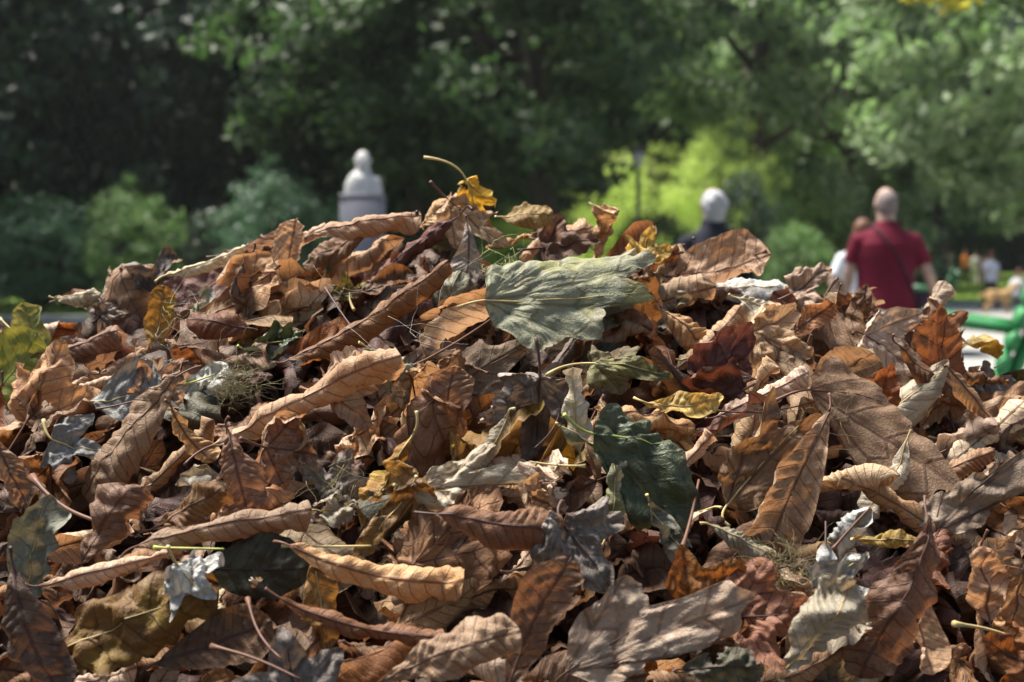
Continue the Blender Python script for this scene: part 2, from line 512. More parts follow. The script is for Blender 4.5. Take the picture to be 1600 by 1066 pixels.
def make_blade(seed, kind='chestnut', L=.12, W=.055, curl=(1.5, 1.5), bend=.6, twist=.3, crumple=.003, pleat=.0018, teeth=.007, res=1.0, hole=True, ys=1.0, base0=None, tw0=None, lobes=3, outl=None, tipcurl=0.0, lobe_bend=.6, cp=1.3):
    g_ = np.random.default_rng(seed)
    if kind in ('chestnut', 'oval'):
        nv = 12 if kind == 'chestnut' else 8
        per = 5 if res >= 1 else (3 if res > .4 else 2)
        nu = nv * per if res > .3 else 12
        nw = int(26 * res) // 2 * 2
        nw = max(nw, 6)
        t = np.linspace(0, 1, nu + 1)
        if kind == 'chestnut': pw, qw = 1.05, .62
        else: pw, qw = .62, .62
        wt = (t + 1e-6) ** pw * (1 - t + 1e-9) ** qw
        wt = wt / wt.max() * W / 2
        tc = t * nv
        wt = wt * (1 + teeth * (1 - 2 * np.abs((t * nv * 2.5) % 1 - .5)) + .04 * np.sin(t * 9 + g_.uniform(0, 6)))
        v = np.linspace(-1, 1, nw + 1)
        T, Vv = np.meshgrid(t, v, indexing='ij')
        Tw = T + .022 * np.sin(2 * math.pi * (T * 1.6 + g_.random())) * np.sin(math.pi * T)
        Wt = np.repeat(wt[:, None], nw + 1, 1)
        asym = 1 + .08 * np.sign(Vv) * math.sin(seed)
        # ragged edge
        nr = noise2(g_, .03, 1.0)
        Wt2 = Wt * (1 - .06 * np.clip(nr(T * L, np.sign(Vv) * .05), 0, 2) * np.abs(Vv) ** 3)
        y = Vv * Wt2 * asym
        sh = .75 if kind == 'chestnut' else .6
        x = Tw * L + sh * np.abs(y) * (1 - T ** 2.5)
        c = T * nv
        perp = np.abs(y)
        edge = np.abs(Vv)
        prof = np.clip(np.abs(Vv) * 2.4, 0, 1) * (1 - .97 * np.abs(Vv) ** 3)
        h = pleat * (np.abs(np.sin(math.pi * c)) - .5) * prof * (.75 + .55 * np.sin(T * 7 + np.sign(Vv) * 2 + g_.uniform(0, 6)))
        i = np.arange((nu + 1) * (nw + 1)).reshape(nu + 1, nw + 1)
        q = np.stack([i[:-1, :-1].ravel(), i[1:, :-1].ravel(), i[1:, 1:].ravel(), i[:-1, 1:].ravel()], 1)
        mid_idx = i[:, nw // 2]
        halfw = W / 2
    else:
        if kind == 'plane':
            lob = [(-112, .52, 34), (-58, .86, 32), (0, 1.0, 34), (56, .84, 32), (110, .5, 34)]; base = .46; tw = .03
        elif kind == 'maple':
            lob = [(-98, .55, 30), (-50, .9, 26), (0, 1.0, 26), (50, .9, 26), (98, .55, 30)]; base = .42; tw = .03
        else:   # oak-like, long leaf with rounded lobes
            lob = [(-80, .40, 22), (-38, .66, 15), (0, 1.0, 20), (40, .64, 15), (84, .42, 22)]; base = .26; tw = .015
        if base0: base = base0
        if tw0 is not None: tw = tw0
        if outl is not None:
            ot = np.asarray(outl, float)               # outline points (x, y) about the base, in units of L
            pa = np.unwrap(np.arctan2(ot[:, 1], ot[:, 0])); pr_ = np.hypot(ot[:, 0], ot[:, 1])
            if pa[-1] < pa[0]: pa = pa[::-1]; pr_ = pr_[::-1]
            pa = np.maximum.accumulate(pa + np.arange(len(pa)) * 1e-4)
        na = int(132 * res) // 2 * 2; nr_ = max(5, int(18 * res))
        phi = np.linspace(-R(158), R(158), na + 1)
        if outl is not None:
            phi = np.linspace(pa[0], pa[-1], na + 1)
            pk = [i for i in range(1, len(pr_) - 1) if pr_[i] > pr_[i - 1] and pr_[i] >= pr_[i + 1]]
            lob = [(math.degrees(pa[i]), 1, 30) for i in pk]
        Rr = np.full(na + 1, 0.0)
        dl = np.full(na + 1, 9.0)
        lo = np.zeros(na + 1)
        for (a_, ln, wd) in lob:
            if outl is None: a_ = a_ + g_.normal(0, 3)
            d = np.abs(phi - R(a_)) / R(wd)
            ln = ln * (1 + g_.normal(0, .05))
            shape = np.clip(1 - d, 0, 1) ** (1.05 if kind != 'oak' else .55)
            rr = base * (1.0 if abs(a_) < 100 else .8) + (ln - base) * shape
            Rr = np.maximum(Rr, rr * (d < 1.3) + .0)
            near = np.abs(phi - R(a_)) < dl
            dl = np.where(near, np.abs(phi - R(a_)), dl); lo = np.where(near, R(a_), lo)
        Rr = np.maximum(Rr, base * .75)
        k = np.array([.25, .5, .25]); Rr = np.convolve(np.pad(Rr, 1, 'edge'), k, 'valid')
        Rr = Rr + tw * (2 * np.abs((phi * 3.4 + .3) % 1 - .5)) * np.clip(Rr * 1.4, 0, 1)
        Rr = Rr * (1 - .07 * np.clip(np.sin(phi * 7 + g_.uniform(0, 6)) * np.sin(phi * 3.1 + g_.uniform(0, 6)), 0, 1))
        if outl is not None:
            Rr = np.interp(phi, pa, pr_); Rr = np.convolve(np.pad(Rr, 1, 'edge'), k, 'valid')
            Rr = Rr * (1 + .012 * np.sin(phi * 31 + seed) + .010 * np.sin(phi * 57))
            Rr = Rr / .95
        Rr = Rr * L * .95
        s = np.linspace(0.0, 1, nr_ + 1) ** .85
        s[0] = .015
        A, S = np.meshgrid(phi, s, indexing='ij')
        rad = S * Rr[:, None]
        x = rad * np.cos(A) + .0; y = rad * np.sin(A) * ys * (1.0 if kind != 'oak' else .8)
        lo2 = np.repeat(lo[:, None], nr_ + 1, 1)
        along = rad * np.cos(A - lo2); perp = np.abs(rad * np.sin(A - lo2))
        c = (along - .75 * perp) / (L * (.14 if outl is None else .24))
        edge = S
        h = pleat * (np.abs(np.sin(math.pi * c)) - .5) * np.clip(perp / .008, 0, 1) - .0025 * np.exp(-(perp / .004) ** 2) * S
        i = np.arange((na + 1) * (nr_ + 1)).reshape(na + 1, nr_ + 1)
        q = np.stack([i[:-1, :-1].ravel(), i[1:, :-1].ravel(), i[1:, 1:].ravel(), i[:-1, 1:].ravel()], 1)
        q = q[:, ::-1]
        mid_idx = i[na // 2, :]
        halfw = L * .75
        halfw *= ys
        if outl is not None: halfw = max(.3 * L, np.abs(np.sin(phi) * Rr).max())
        if kind == 'oak': halfw = L * .45
    if kind == 'chestnut': crumple = crumple * .6
    sh_ = x.shape
    x = x.ravel(); y = y.ravel(); h = h.ravel(); c = c.ravel(); perp = perp.ravel(); edge = edge.ravel()
    flat = np.stack([x, y, np.zeros_like(x)], 1)
    n1 = noise2(g_, .055, crumple * 1.6); n2 = noise2(g_, .022, crumple * .8); n3 = noise2(g_, .011, crumple * .2)
    h = h + n1(x, y) + n2(x, y) + n3(x, y) + .6 * crumple * (np.abs(n2(y * 1.3, x)) / max(crumple, 1e-5) - .4)
    h = h + edge ** 4 * noise2(g_, .034, crumple * 1.1)(x, y)
    # curl across (about the midrib)
    xs = np.clip(x / L, 0, 1.1)
    cl = np.where(y > 0, curl[0], curl[1]) * (1 + .25 * np.sin(xs * 4 + g_.uniform(0, 6)))
    yy = np.abs(y) / halfw
    # integrate theta = cl*yy^cp
    ns = 24
    fr = (np.arange(ns) + .5) / ns
    th = cl[None, :] * (yy[None, :] * fr[:, None]) ** cp
    Y = np.sign(y) * np.abs(y) * np.cos(th).mean(0)
    Z = np.abs(y) * np.sin(th).mean(0)
    tE = cl * yy ** cp
    Y = Y - np.sign(y) * np.sin(tE) * h; Z = Z + np.cos(tE) * h
    # bend along the midrib
    nb = 60
    xx = np.linspace(-.05 * L, 1.15 * L, nb)
    kb_ = bend / L * (1 + .8 * np.sin(xx / L * 5 + g_.uniform(0, 6))) + tipcurl / L * np.clip((xx / L - .6) / .4, 0, 1) ** 1.5 * 3
    psi = np.cumsum(kb_) * (xx[1] - xx[0]); psi -= np.interp(.45 * L, xx, psi)
    Cx = np.cumsum(np.cos(psi)) * (xx[1] - xx[0]); Cz = np.cumsum(np.sin(psi)) * (xx[1] - xx[0])
    ps = np.interp(x, xx, psi)
    X = np.interp(x, xx, Cx) - np.sin(ps) * Z
    Z2 = np.interp(x, xx, Cz) + np.cos(ps) * Z
    # sideways bow and twist
    bow = g_.normal(0, .12)
    Y = Y + bow * L * (xs - .4) ** 2
    tw_ = twist * (xs - .45)
    Yt = Y * np.cos(tw_) - Z2 * np.sin(tw_); Zt = Y * np.sin(tw_) + Z2 * np.cos(tw_)
    V = np.stack([X, Yt, Zt], 1)
    # bends of single lobes over a line
    if kind not in ('chestnut', 'oval') or g_.random() < .35:
        for _ in range(lobes if kind not in ('chestnut', 'oval') else 1):
            an = g_.uniform(0, 2 * math.pi); dd = np.array([math.cos(an), math.sin(an)])
            r0 = L * g_.uniform(.32, .5)
            s_ = (flat[:, 0] - .45 * L) * dd[0] + flat[:, 1] * dd[1] - r0
            ang = lobe_bend * g_.uniform(-1.3, 1.8) * np.clip(s_ / (L * .22), 0, 1.4)
            m_ = s_ > 0
            if not m_.any(): continue
            near = np.argsort(np.abs(s_))[:40]
            pc = V[near].mean(0)
            ax = np.array([-dd[1], dd[0], 0.])
            rel = V[m_] - pc; a2 = ang[m_][:, None]
            V[m_] = pc + rel * np.cos(a2) + np.cross(ax, rel) * np.sin(a2) + ax * (rel @ ax)[:, None] * (1 - np.cos(a2))
    cen = (V.max(0) + V.min(0)) / 2
    V = V - cen
    if hole and res >= 1 and g_.random() < .35:
        fc = flat[q].mean(1)[:, :2]
        keep = np.ones(len(q), bool)
        for _ in range(g_.integers(1, 3)):
            hc = flat[g_.integers(len(flat))][:2]; hr = g_.uniform(.003, .007)
            d = fc - hc
            a_ = np.arctan2(d[:, 1], d[:, 0])
            keep &= np.hypot(d[:, 0], d[:, 1]) > hr * (1 + .4 * np.sin(3 * a_) + .2 * np.sin(7 * a_))
        q = q[keep]
    attrs = {'vn': np.stack([c, perp, edge], 1), 'flat': flat}
    return V, q, attrs, V[mid_idx]

def tube_along(P, r0, r1, seg=6):
    P = np.asarray(P, float)
    rr = np.linspace(r0, r1, len(P))
    return loft(P, rr, seg=seg, up=(.13, .2, .97))

def stalk_geo(midV, L, g_, sl, rad=.0011):
    base = midV[0]
    d = midV[0] - midV[min(4, len(midV) - 1)]
    d = d / (np.linalg.norm(d) + 1e-9)
    side = g_.normal(0, .35, 3)
    P = []
    n = 9
    for i in range(n, 0, -1):
        s = i / n
        P.append(base + d * sl * s + side * sl * s * s)
    ribs = midV[::3]
    P = np.vstack([P, ribs])
    k = len(P)
    rr = np.concatenate([np.linspace(rad * 1.5, rad, n), np.linspace(rad * .95, rad * .2, k - n)])
    rr[0] = rad * 1.9; rr[1] = rad * 1.6
    return loft(P, rr, seg=6, up=(.13, .2, .97))

LEAVES = []
GROW = 1.06
NAMES = {'chestnut': 'chestnut_leaf', 'oval': 'oval_leaf', 'plane': 'plane_leaf', 'maple': 'lobed_leaf', 'oak': 'oak_leaf'}
def add_leaf(px, py, Lpx, ang, kind, colr, seed, outline=None, up=.01, tilt=0.0, roll=0.0, flip=False, face=.55, label=None, stalk=None, wr=None, pos=None, info=None, **kw):
    """A leaf whose middle lies on the mound where the photo shows it. ang: direction base->tip seen from the front, in degrees."""
    if label and py > 440: up += .014
    if pos is None:
        P_, t = hit_pile(px, py)
        P_ = P_ - ray(px, py).normalized() * up
    else:
        P_ = pos; t = (P_ - C0).dot(cf)
    fit = Lpx
    if outline is not None:
        ob = np.array(outline, float); b0 = ob[0]; ob = ob[1:]
        d_ = (ob - b0) * np.array([1, -1]); ca, sa = math.cos(R(ang)), math.sin(R(ang))
        d_ = np.stack([d_[:, 0] * ca + d_[:, 1] * sa, -d_[:, 0] * sa + d_[:, 1] * ca], 1)
        Lpx = np.hypot(d_[:, 0], d_[:, 1]).max(); fit = max(d_[:, 0].max(), 0) - min(d_[:, 0].min(), 0)
        kw['outl'] = d_ / Lpx; kw.setdefault('lobes', 0); kw['hole'] = kw.get('hole', False)
    L = Lpx / F * t
    if wr is None: wr = {'chestnut': .44, 'oval': .62}.get(kind, 1)
    V, q, attrs, midV = make_blade(seed, kind, L, L * wr, **kw)
    a = R(ang)
    m = cr_ * math.cos(a) * math.cos(R(tilt)) + cu * math.sin(a) * math.cos(R(tilt)) - cf * math.sin(R(tilt))
    sn = pile_n(P_.x, P_.y)
    if label: face *= .82
    n0 = (-cf * face + sn * (1 - face))
    n0 = (n0 - m * n0.dot(m)).normalized()
    n0 = Matrix.Rotation(R(roll), 3, m) @ n0
    if flip: n0 = -n0
    b = n0.cross(m)
    rot = Matrix((m, b, n0)).transposed()
    # the curled leaf spans what it spans in the photo
    Wd = V @ np.array(rot).T
    u_ = np.array(cr_) * math.cos(a) + np.array(cu) * math.sin(a); w_ = -np.array(cr_) * math.sin(a) + np.array(cu) * math.cos(a)
    if label:
        sp_ = np.ptp(Wd @ u_)
        if kind in ('plane', 'maple', 'oak') and outline is None: sp_ = max(sp_, np.ptp(Wd @ w_))
        k_ = min(1.7, max(.75, fit / F * t / sp_)) * (GROW if outline is None else 1.05)
        V = V * k_; midV = midV * k_
    name = NAMES[kind]
    e = empty(name, P_, label or '', 'leaf', 'dry leaves on the heap')
    e.rotation_euler = rot.to_euler()
    bl = link('blade', mesh_np('blade', V, q, LM[colr], True, attrs), e)
    g_ = np.random.default_rng(seed + 999)
    if stalk is None and not label: stalk = .12 * L * g_.uniform(.3, 1.2)
    if stalk is None: stalk = (.35 if kind in ('plane', 'maple') else .12) * L * g_.uniform(.5, 1.3)
    Vs, qs, ts = stalk_geo(midV, L, g_, max(stalk, .006), .0011 if kind in ('plane', 'maple') else .0009)
    link('stalk', mesh_np('stalk', Vs, [qs, ts], stalk_m[STALK_FOR[colr]]), e)
    LEAVES.append(dict(o=e, px=px, py=py, kind=kind, col=colr, hero=bool(label), info=info or {}, L=L))
    return e

# styles of curling
def roll_(k=4.5, **d):  return dict(dict(curl=(-k, -k * .8), cp=.9, pleat=.0016, crumple=.002, bend=.3), **d)      # tube, convex to the viewer
def cup_(k=1.6, **d):   return dict(dict(curl=(k, k * .8), cp=1.2, bend=.4), **d)
def arch_(k=1.5, **d):  return dict(dict(curl=(-k, -k), cp=1.2, bend=-.4), **d)
def half_(k=4.0, **d):  return dict(dict(curl=(.3, k), cp=1.4, bend=.3), **d)
def flat_(**d):         return dict(dict(curl=(.4, -.3), bend=.3, twist=.2), **d)

H = [  # px, py, length px, angle, kind, colour, style, extra, label
 (888, 472, 225, 12, 'plane', 'sage', dict(curl=(-2.3, .9), cp=1.9, bend=.45, twist=.1, crumple=.0017, pleat=.0005), dict(up=.05, tilt=-12, face=.85, stalk=.02, ys=.66, base0=.74, tw0=.012, lobes=2), 'large grey green leaf at the middle of the heap, its upper rim folded over'),
 (1005, 745, 178, -50, 'plane', 'green', dict(curl=(-1.2, -.6), cp=1.6, bend=-.3, twist=.2, crumple=.0028, pleat=.0008), dict(up=.045, face=.85, stalk=.03, ys=.72, base0=.7, tw0=.012), 'large dark green leaf with pale rolled rims in the middle of the heap'),
 (1362, 685, 235, -38, 'plane', 'tan', arch_(.7, bend=.5, crumple=.0011, lobe_bend=.4, pleat=.0006), dict(up=.05, face=.85, tilt=8, stalk=.03, ys=.66, base0=.62, tw0=.02, lobes=1), 'big smooth tan plane leaf hanging tip down beside the ochre leaf'),
 (1190, 715, 160, 58, 'plane', 'ochre', cup_(1.0, bend=.5), dict(ys=.6, up=.035, face=.85, roll=10), 'ochre leaf standing upright, cupped inside a long brown chestnut leaf'),
 (1240, 760, 250, -112, 'chestnut', 'tan', half_(2.0, bend=-1.0, twist=.4), dict(up=.045, face=.7, wr=.36), 'long tan chestnut leaf bowed round the ochre leaf, its dark midrib on the outside'),
 (585, 500, 270, 31, 'chestnut', 'brown', roll_(5.0, bend=.15, twist=.2), dict(up=.035, wr=.40, face=.5), 'brown chestnut leaf rolled into a long tube above the tan rolled one'),
 (480, 625, 300, 27, 'chestnut', 'tan', roll_(4.2, bend=.5, twist=.5, crumple=.003), dict(up=.04, wr=.38, face=.55), 'long tan chestnut leaf rolled lengthwise with bright crumpled veins'),
 (210, 680, 230, 228, 'chestnut', 'tan', arch_(1.4, bend=-.5, pleat=.0024), dict(up=.045, wr=.46), 'tan chestnut leaf with evenly spaced ribs just below the pale grey leaf'),
 (198, 612, 110, 10, 'oval', 'white', cup_(.5, crumple=.002), dict(up=.03, wr=.85, face=.6), 'silvery grey round leaf lying flat, tucked behind a ribbed tan leaf'),
 (320, 600, 95, 20, 'oval', 'white', flat_(), dict(up=.02, wr=.6), 'pale grey leaf with a yellow stalk beside the dry moss tuft'),
 (430, 532, 95, 20, 'oval', 'green', cup_(1.2, bend=.8), dict(up=.035, wr=.5, face=.5), 'small glossy dark green leaf on the slope of rolled brown leaves'),
 (320, 442, 170, 214, 'chestnut', 'red', cup_(.8, pleat=.0014), dict(up=.025, wr=.5, face=.7), 'dark reddish brown leaf lying open below the pale twisted roll near the ridge'),
 (325, 397, 125, 20, 'chestnut', 'cream', roll_(4.5), dict(up=.03, wr=.3), 'pale greenish leaf twisted into a thin roll on the ridge'),
 (250, 420, 95, 75, 'maple', 'mauve', cup_(1.5, crumple=.005), dict(up=.02, face=.8), 'crumpled grey brown leaf with points standing up at the outer ridge'),
 (124, 468, 66, 8, 'oval', 'cream', roll_(3.6), dict(up=.03, wr=.7), 'short cream roll perched above the grey path at the edge of the heap'),
 (168, 478, 70, 60, 'maple', 'mauve', cup_(1.5, crumple=.005), dict(up=.02), 'skeleton grey leaf with ragged veins beside the short cream roll'),
 (50, 522, 95, 105, 'oval', 'ygreen', half_(1.0, crumple=.002), dict(wr=.55, up=.04, face=.9, stalk=.03), 'yellow green leaf with a pointed tip standing up at the edge of the heap'),
 (18, 585, 140, 50, 'oval', 'ygreen', flat_(crumple=.0015), dict(wr=.8, up=.05, face=.9, stalk=.06), 'wide yellow green leaf under the upright pointed one, crossed by a green stalk'),
 (745, 322, 88, -62, 'maple', 'yellow', cup_(1.8, crumple=.004), dict(ys=.5, up=.02, face=.8, stalk=.055), 'yellow leaf on top of the heap with its stalk pointing up into the air'),
 (822, 336, 80, 5, 'oval', 'yellow', arch_(1.0, crumple=.0015), dict(up=.04, wr=.6, face=.7), 'smooth golden yellow leaf on the ridge in front of the dark tree trunk'),
 (742, 350, 115, -38, 'plane', 'tan', arch_(.8, crumple=.003), dict(ys=.6, up=.03, face=.7), 'broad sunlit tan leaf at the very top of the heap, under the yellow one'),
 (573, 358, 165, 12, 'chestnut', 'tan', roll_(2.6, bend=-.4), dict(up=.03, wr=.45), 'bright tan ribbed leaf on the ridge just below the stone pedestal'),
 (530, 385, 120, 205, 'chestnut', 'brown', arch_(1.6), dict(up=.02, wr=.5), 'brown arched leaf under the bright ribbed one below the pedestal'),
 (640, 400, 205, 217, 'chestnut', 'red', roll_(4.4, bend=.2, crumple=.003), dict(up=.04, wr=.34), 'dark red brown leaf rolled into a spear slanting down from the crest'),
 (727, 408, 120, -92, 'chestnut', 'mauve', cup_(.9), dict(up=.035, wr=.42, face=.85), 'purplish grey leaf hanging straight down beside the dark red roll'),
 (680, 338, 80, 40, 'chestnut', 'tan', arch_(1.8), dict(up=.025, wr=.6), 'small tan leaf tilted on the crest between pedestal and yellow leaf'),
 (445, 408, 125, 78, 'chestnut', 'tan', half_(2.5), dict(up=.03, wr=.42, face=.8), 'tan ribbed leaf standing on end near the ridge, tip up'),
 (1112, 408, 170, 8, 'oval', 'tan', half_(2.4, bend=.5, crumple=.002), dict(up=.03, face=.6, stalk=.01, wr=.6), 'wide tan leaf shaped like a bowl below the person with white hair'),
 (1045, 412, 80, 60, 'plane', 'brown', cup_(1.4), dict(up=.025, face=.7), 'small brown leaf leaning on the bowl-shaped tan one'),
 (1014, 382, 72, 80, 'maple', 'yellow', cup_(.8), dict(up=.045, face=.85), 'ochre yellow lobed leaf behind the tip of the large grey green leaf'),
 (890, 375, 90, 10, 'plane', 'dark', half_(1.5), dict(up=.02, face=.7), 'dark leaf with a sunlit jagged upper rim on the crest'),
 (1170, 456, 200, -4, 'chestnut', 'white', arch_(1.4, crumple=.003), dict(up=.03, wr=.32), 'long pale grey crumpled leaf lying across the heap behind the cream one'),
 (1192, 486, 90, -25, 'chestnut', 'cream', arch_(1.8), dict(up=.045, wr=.55), 'small cream leaf with fine ribs leaning on the long pale grey leaf'),
 (1068, 512, 145, -42, 'chestnut', 'tan', arch_(1.5, bend=-1.0, pleat=.003), dict(up=.035, wr=.42), 'strongly ribbed curved brown leaf beside the large grey green leaf'),
 (1130, 568, 125, 62, 'plane', 'red', cup_(1.0), dict(ys=.75, up=.04, face=.85), 'dark rust red leaf standing square on, right of centre of the heap'),
 (1215, 540, 140, -30, 'plane', 'tan', arch_(1.0, crumple=.004), dict(up=.035, face=.8), 'crumpled tan leaf between the rust red leaf and the cream ribbed one'),
 (1190, 622, 145, 25, 'chestnut', 'pink', roll_(2.6, pleat=.002), dict(up=.045, wr=.5), 'pinkish tan ribbed leaf arched below the rust red one'),
 (1068, 630, 115, 0, 'chestnut', 'yellow', cup_(1.0, crumple=.004), dict(up=.035, wr=.4), 'orange yellow crumpled leaf just below the green and yellow one'),
 (985, 577, 125, -8, 'plane', 'moss', arch_(1.2, crumple=.003), dict(ys=.5, up=.04, face=.6, stalk=.06), 'green and yellow patched leaf under the large grey green leaf'),
 (900, 640, 120, 95, 'oval', 'cream', roll_(3.0, bend=.2), dict(up=.045, wr=.72, face=.8), 'cream leaf rolled into a cone, tip up, above the dark green leaf'),
 (826, 655, 140, -95, 'maple', 'mauve', cup_(1.4, crumple=.005), dict(up=.05, face=.8), 'shrivelled grey mauve leaf with a white crumbling stalk end'),
 (770, 690, 100, 240, 'chestnut', 'cream', roll_(3.0), dict(up=.035, wr=.5), 'cream ribbed leaf under the shrivelled grey mauve one'),
 (700, 622, 95, 85, 'oval', 'brown', cup_(.8, crumple=.002), dict(up=.035, wr=.8, face=.9), 'brown leaf folded to a triangle, tip up, right in the middle of the heap'),
 (612, 577, 105, -48, 'oval', 'sage', arch_(1.3), dict(up=.04, wr=.45), 'grey green narrow leaf slanting below the long brown tube'),
 (562, 600, 125, 15, 'plane', 'tan', arch_(1.4, crumple=.003), dict(up=.04, face=.7), 'tan folded leaf between the narrow grey green leaf and the long tan roll'),
 (605, 745, 160, 240, 'chestnut', 'ochre', roll_(2.4, crumple=.004), dict(up=.045, wr=.46, face=.8), 'honey brown curled leaf beside the pale lobed one'),
 (735, 735, 185, 165, 'oak', 'cream', arch_(1.0, bend=-.6, lobe_bend=.8), dict(up=.05, face=.7, flip=False), 'pale cream green leaf with deep rounded lobes'),
 (608, 808, 150, 232, 'oak', 'ochre', half_(1.6, bend=.8), dict(up=.05, face=.75), 'yellowish tan lobed leaf curling down under the honey brown one'),
 (778, 820, 185, -8, 'chestnut', 'rust', roll_(2.0, bend=-.7, pleat=.002), dict(up=.055, wr=.5, face=.6), 'orange brown ribbed leaf arched like a shell below the pale lobed leaf'),
 (528, 745, 120, 70, 'maple', 'mauve', flat_(crumple=.004), dict(up=.02, face=.8), 'flat grey mauve leaf in the hollow beside the honey brown leaf'),
 (513, 797, 85, 10, 'oval', 'cream', arch_(1.4), dict(up=.04, wr=.65), 'small cream leaf in front of the flat grey mauve one'),
 (900, 865, 165, -55, 'plane', 'mauve', arch_(1.0, crumple=.005), dict(up=.05, face=.7), 'grey brown veined leaf with a whitish underside below the dark green leaf'),
 (835, 770, 110, 150, 'chestnut', 'tan', cup_(2.4, crumple=.005), dict(up=.035, wr=.6), 'crumpled tan leaf between the shell-like orange brown leaf and the dark green one'),
 (1000, 960, 260, 158, 'plane', 'pink', flat_(curl=(.7, -.3), lobe_bend=.5, crumple=.002), dict(up=.05, face=.6, stalk=.05, ys=.55), 'broad pale pinkish leaf at the bottom of the heap with jagged lobes'),
 (1115, 915, 140, 40, 'plane', 'rust', cup_(.7, crumple=.002), dict(up=.055, face=.7), 'reddish tan leaf overlapping the broad pinkish one'),
 (835, 975, 210, 66, 'chestnut', 'brown', half_(1.4, crumple=.002), dict(up=.075, wr=.42, face=.85), 'brown leaf pointing up at the very bottom of the heap'),
 (700, 1020, 210, 22, 'chestnut', 'tan', arch_(1.6), dict(up=.07, wr=.46), 'tan twisted leaf at the bottom rim under the brown upright tip'),
 (205, 972, 260, 24, 'oval', 'ochre', arch_(1.3, crumple=.003, bend=-.5), dict(wr=.5, up=.06, face=.7), 'large ochre leaf with yellow patch at the lower corner of the heap'),
 (300, 912, 115, -42, 'maple', 'white', arch_(1.2, crumple=.004), dict(up=.075, face=.6), 'torn whitish leaf resting on the large ochre one'),
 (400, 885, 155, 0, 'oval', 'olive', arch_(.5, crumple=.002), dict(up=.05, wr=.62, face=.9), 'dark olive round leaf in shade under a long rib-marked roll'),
 (350, 830, 255, 12, 'chestnut', 'tan', roll_(3.0, bend=-.3, pleat=.0024), dict(up=.065, wr=.36, face=.5), 'long tan roll with regular ribs above the dark olive leaf'),
 (165, 892, 190, 14, 'chestnut', 'tan', roll_(4.4), dict(up=.06, wr=.34, face=.5), 'smooth tan roll above the large ochre leaf'),
 (52, 860, 160, 78, 'oval', 'sage', cup_(.8), dict(up=.05, wr=.5, face=.85), 'grey green leaf standing up near the outer rim above a dark brown one'),
 (50, 985, 200, -72, 'chestnut', 'dark', arch_(1.0, crumple=.003), dict(up=.07, wr=.42, face=.8), 'dark brown leaf hanging down in the bottom corner beside the ochre leaf'),
 (1212, 960, 150, 5, 'plane', 'rust', half_(1.5, crumple=.003), dict(up=.06, face=.75), 'orange brown folded leaf between the reddish tan and the greenish crumpled ones'),
 (1283, 985, 170, 50, 'chestnut', 'cream', arch_(1.4, crumple=.005, pleat=.003), dict(up=.06, wr=.6, face=.7), 'greenish cream crumpled leaf at the bottom rim of the heap'),
 (1400, 935, 250, -108, 'chestnut', 'brown', arch_(1.0, bend=-.9, twist=1.0), dict(up=.065, wr=.40, face=.75), 'long brown leaf snaking down to the bottom rim in an S'),
 (1448, 960, 160, -85, 'chestnut', 'tan', half_(3.0, bend=1.2), dict(up=.055, wr=.42, face=.75), 'tan curled leaf with marked ribs inside the S of the long brown one'),
 (1530, 805, 190, 30, 'plane', 'pink', arch_(.8, lobe_bend=.3, crumple=.0018), dict(ys=.55, up=.055, face=.6, stalk=.05), 'light tan leaf with sharp lobes and thin stalk, sunlit, at the outer rim'),
 (1320, 895, 100, 35, 'maple', 'white', cup_(1.0, crumple=.005), dict(up=.05, face=.7), 'crumpled whitish leaf above the greenish cream one'),
 (1388, 843, 100, 0, 'oval', 'yellow', arch_(.7), dict(up=.04, wr=.22, face=.5), 'thin yellow leaf lying flat between the whitish and the light tan ones'),
 (1155, 847, 105, -25, 'chestnut', 'cream', roll_(3.2, pleat=.0022), dict(up=.055, wr=.5), 'cream roll with fine ribs below the long leaf bowed round the ochre one'),
 (1085, 705, 70, 45, 'chestnut', 'tan', roll_(2.4), dict(up=.045, wr=.7), 'small tan ribbed leaf squeezed beside the ochre leaf'),
 (1500, 728, 100, 20, 'chestnut', 'tan', roll_(2.8, pleat=.0024), dict(up=.045, wr=.5), 'small pale tan roll beside the tip of the big smooth leaf'),
 (1515, 622, 110, -50, 'chestnut', 'tan', roll_(3.2, crumple=.001), dict(up=.045, wr=.5), 'smooth honey tan roll near the outer slope below the rust brown leaf'),
 (1468, 548, 115, 78, 'plane', 'rust', cup_(.6, crumple=.0015), dict(ys=.7, up=.035, face=.9), 'smooth rust brown leaf standing upright in front of the green chair arm'),
 (1545, 600, 95, 100, 'plane', 'mauve', flat_(), dict(up=.04, face=.8, stalk=.035), 'dull mauve leaf leaning beside the honey tan roll'),
 (1398, 545, 130, -35, 'plane', 'pink', flat_(crumple=.003), dict(up=.03, face=.8), 'pale pinkish leaf lying flat behind the rust brown one'),
 (1480, 505, 90, 30, 'maple', 'brown', cup_(1.4, crumple=.005), dict(up=.025, face=.7), 'shrivelled brown leaf on the ridge next to the green chair arm'),
 (1262, 500, 90, 35, 'chestnut', 'rust', cup_(1.4), dict(up=.035, wr=.5), 'rust coloured leaf with a bright curled rim behind the crumpled tan one'),
 (1345, 470, 75, 70, 'plane', 'brown', cup_(1.2), dict(up=.03, face=.8), 'brown leaf standing on the ridge in front of the red shirt'),
 (1268, 445, 65, 30, 'plane', 'pink', arch_(1.0), dict(up=.03), 'small light leaf on the ridge between the white sleeve and the bowl-shaped leaf'),
 (1345, 610, 120, 125, 'plane', 'rust', cup_(1.2), dict(up=.03, face=.7), 'rust leaf with curled rim behind the big smooth tan leaf'),
 (1450, 590, 140, -38, 'chestnut', 'brown', roll_(2.8, pleat=.002), dict(up=.035, wr=.42), 'brown ribbed leaf sloping under the upright rust brown one'),
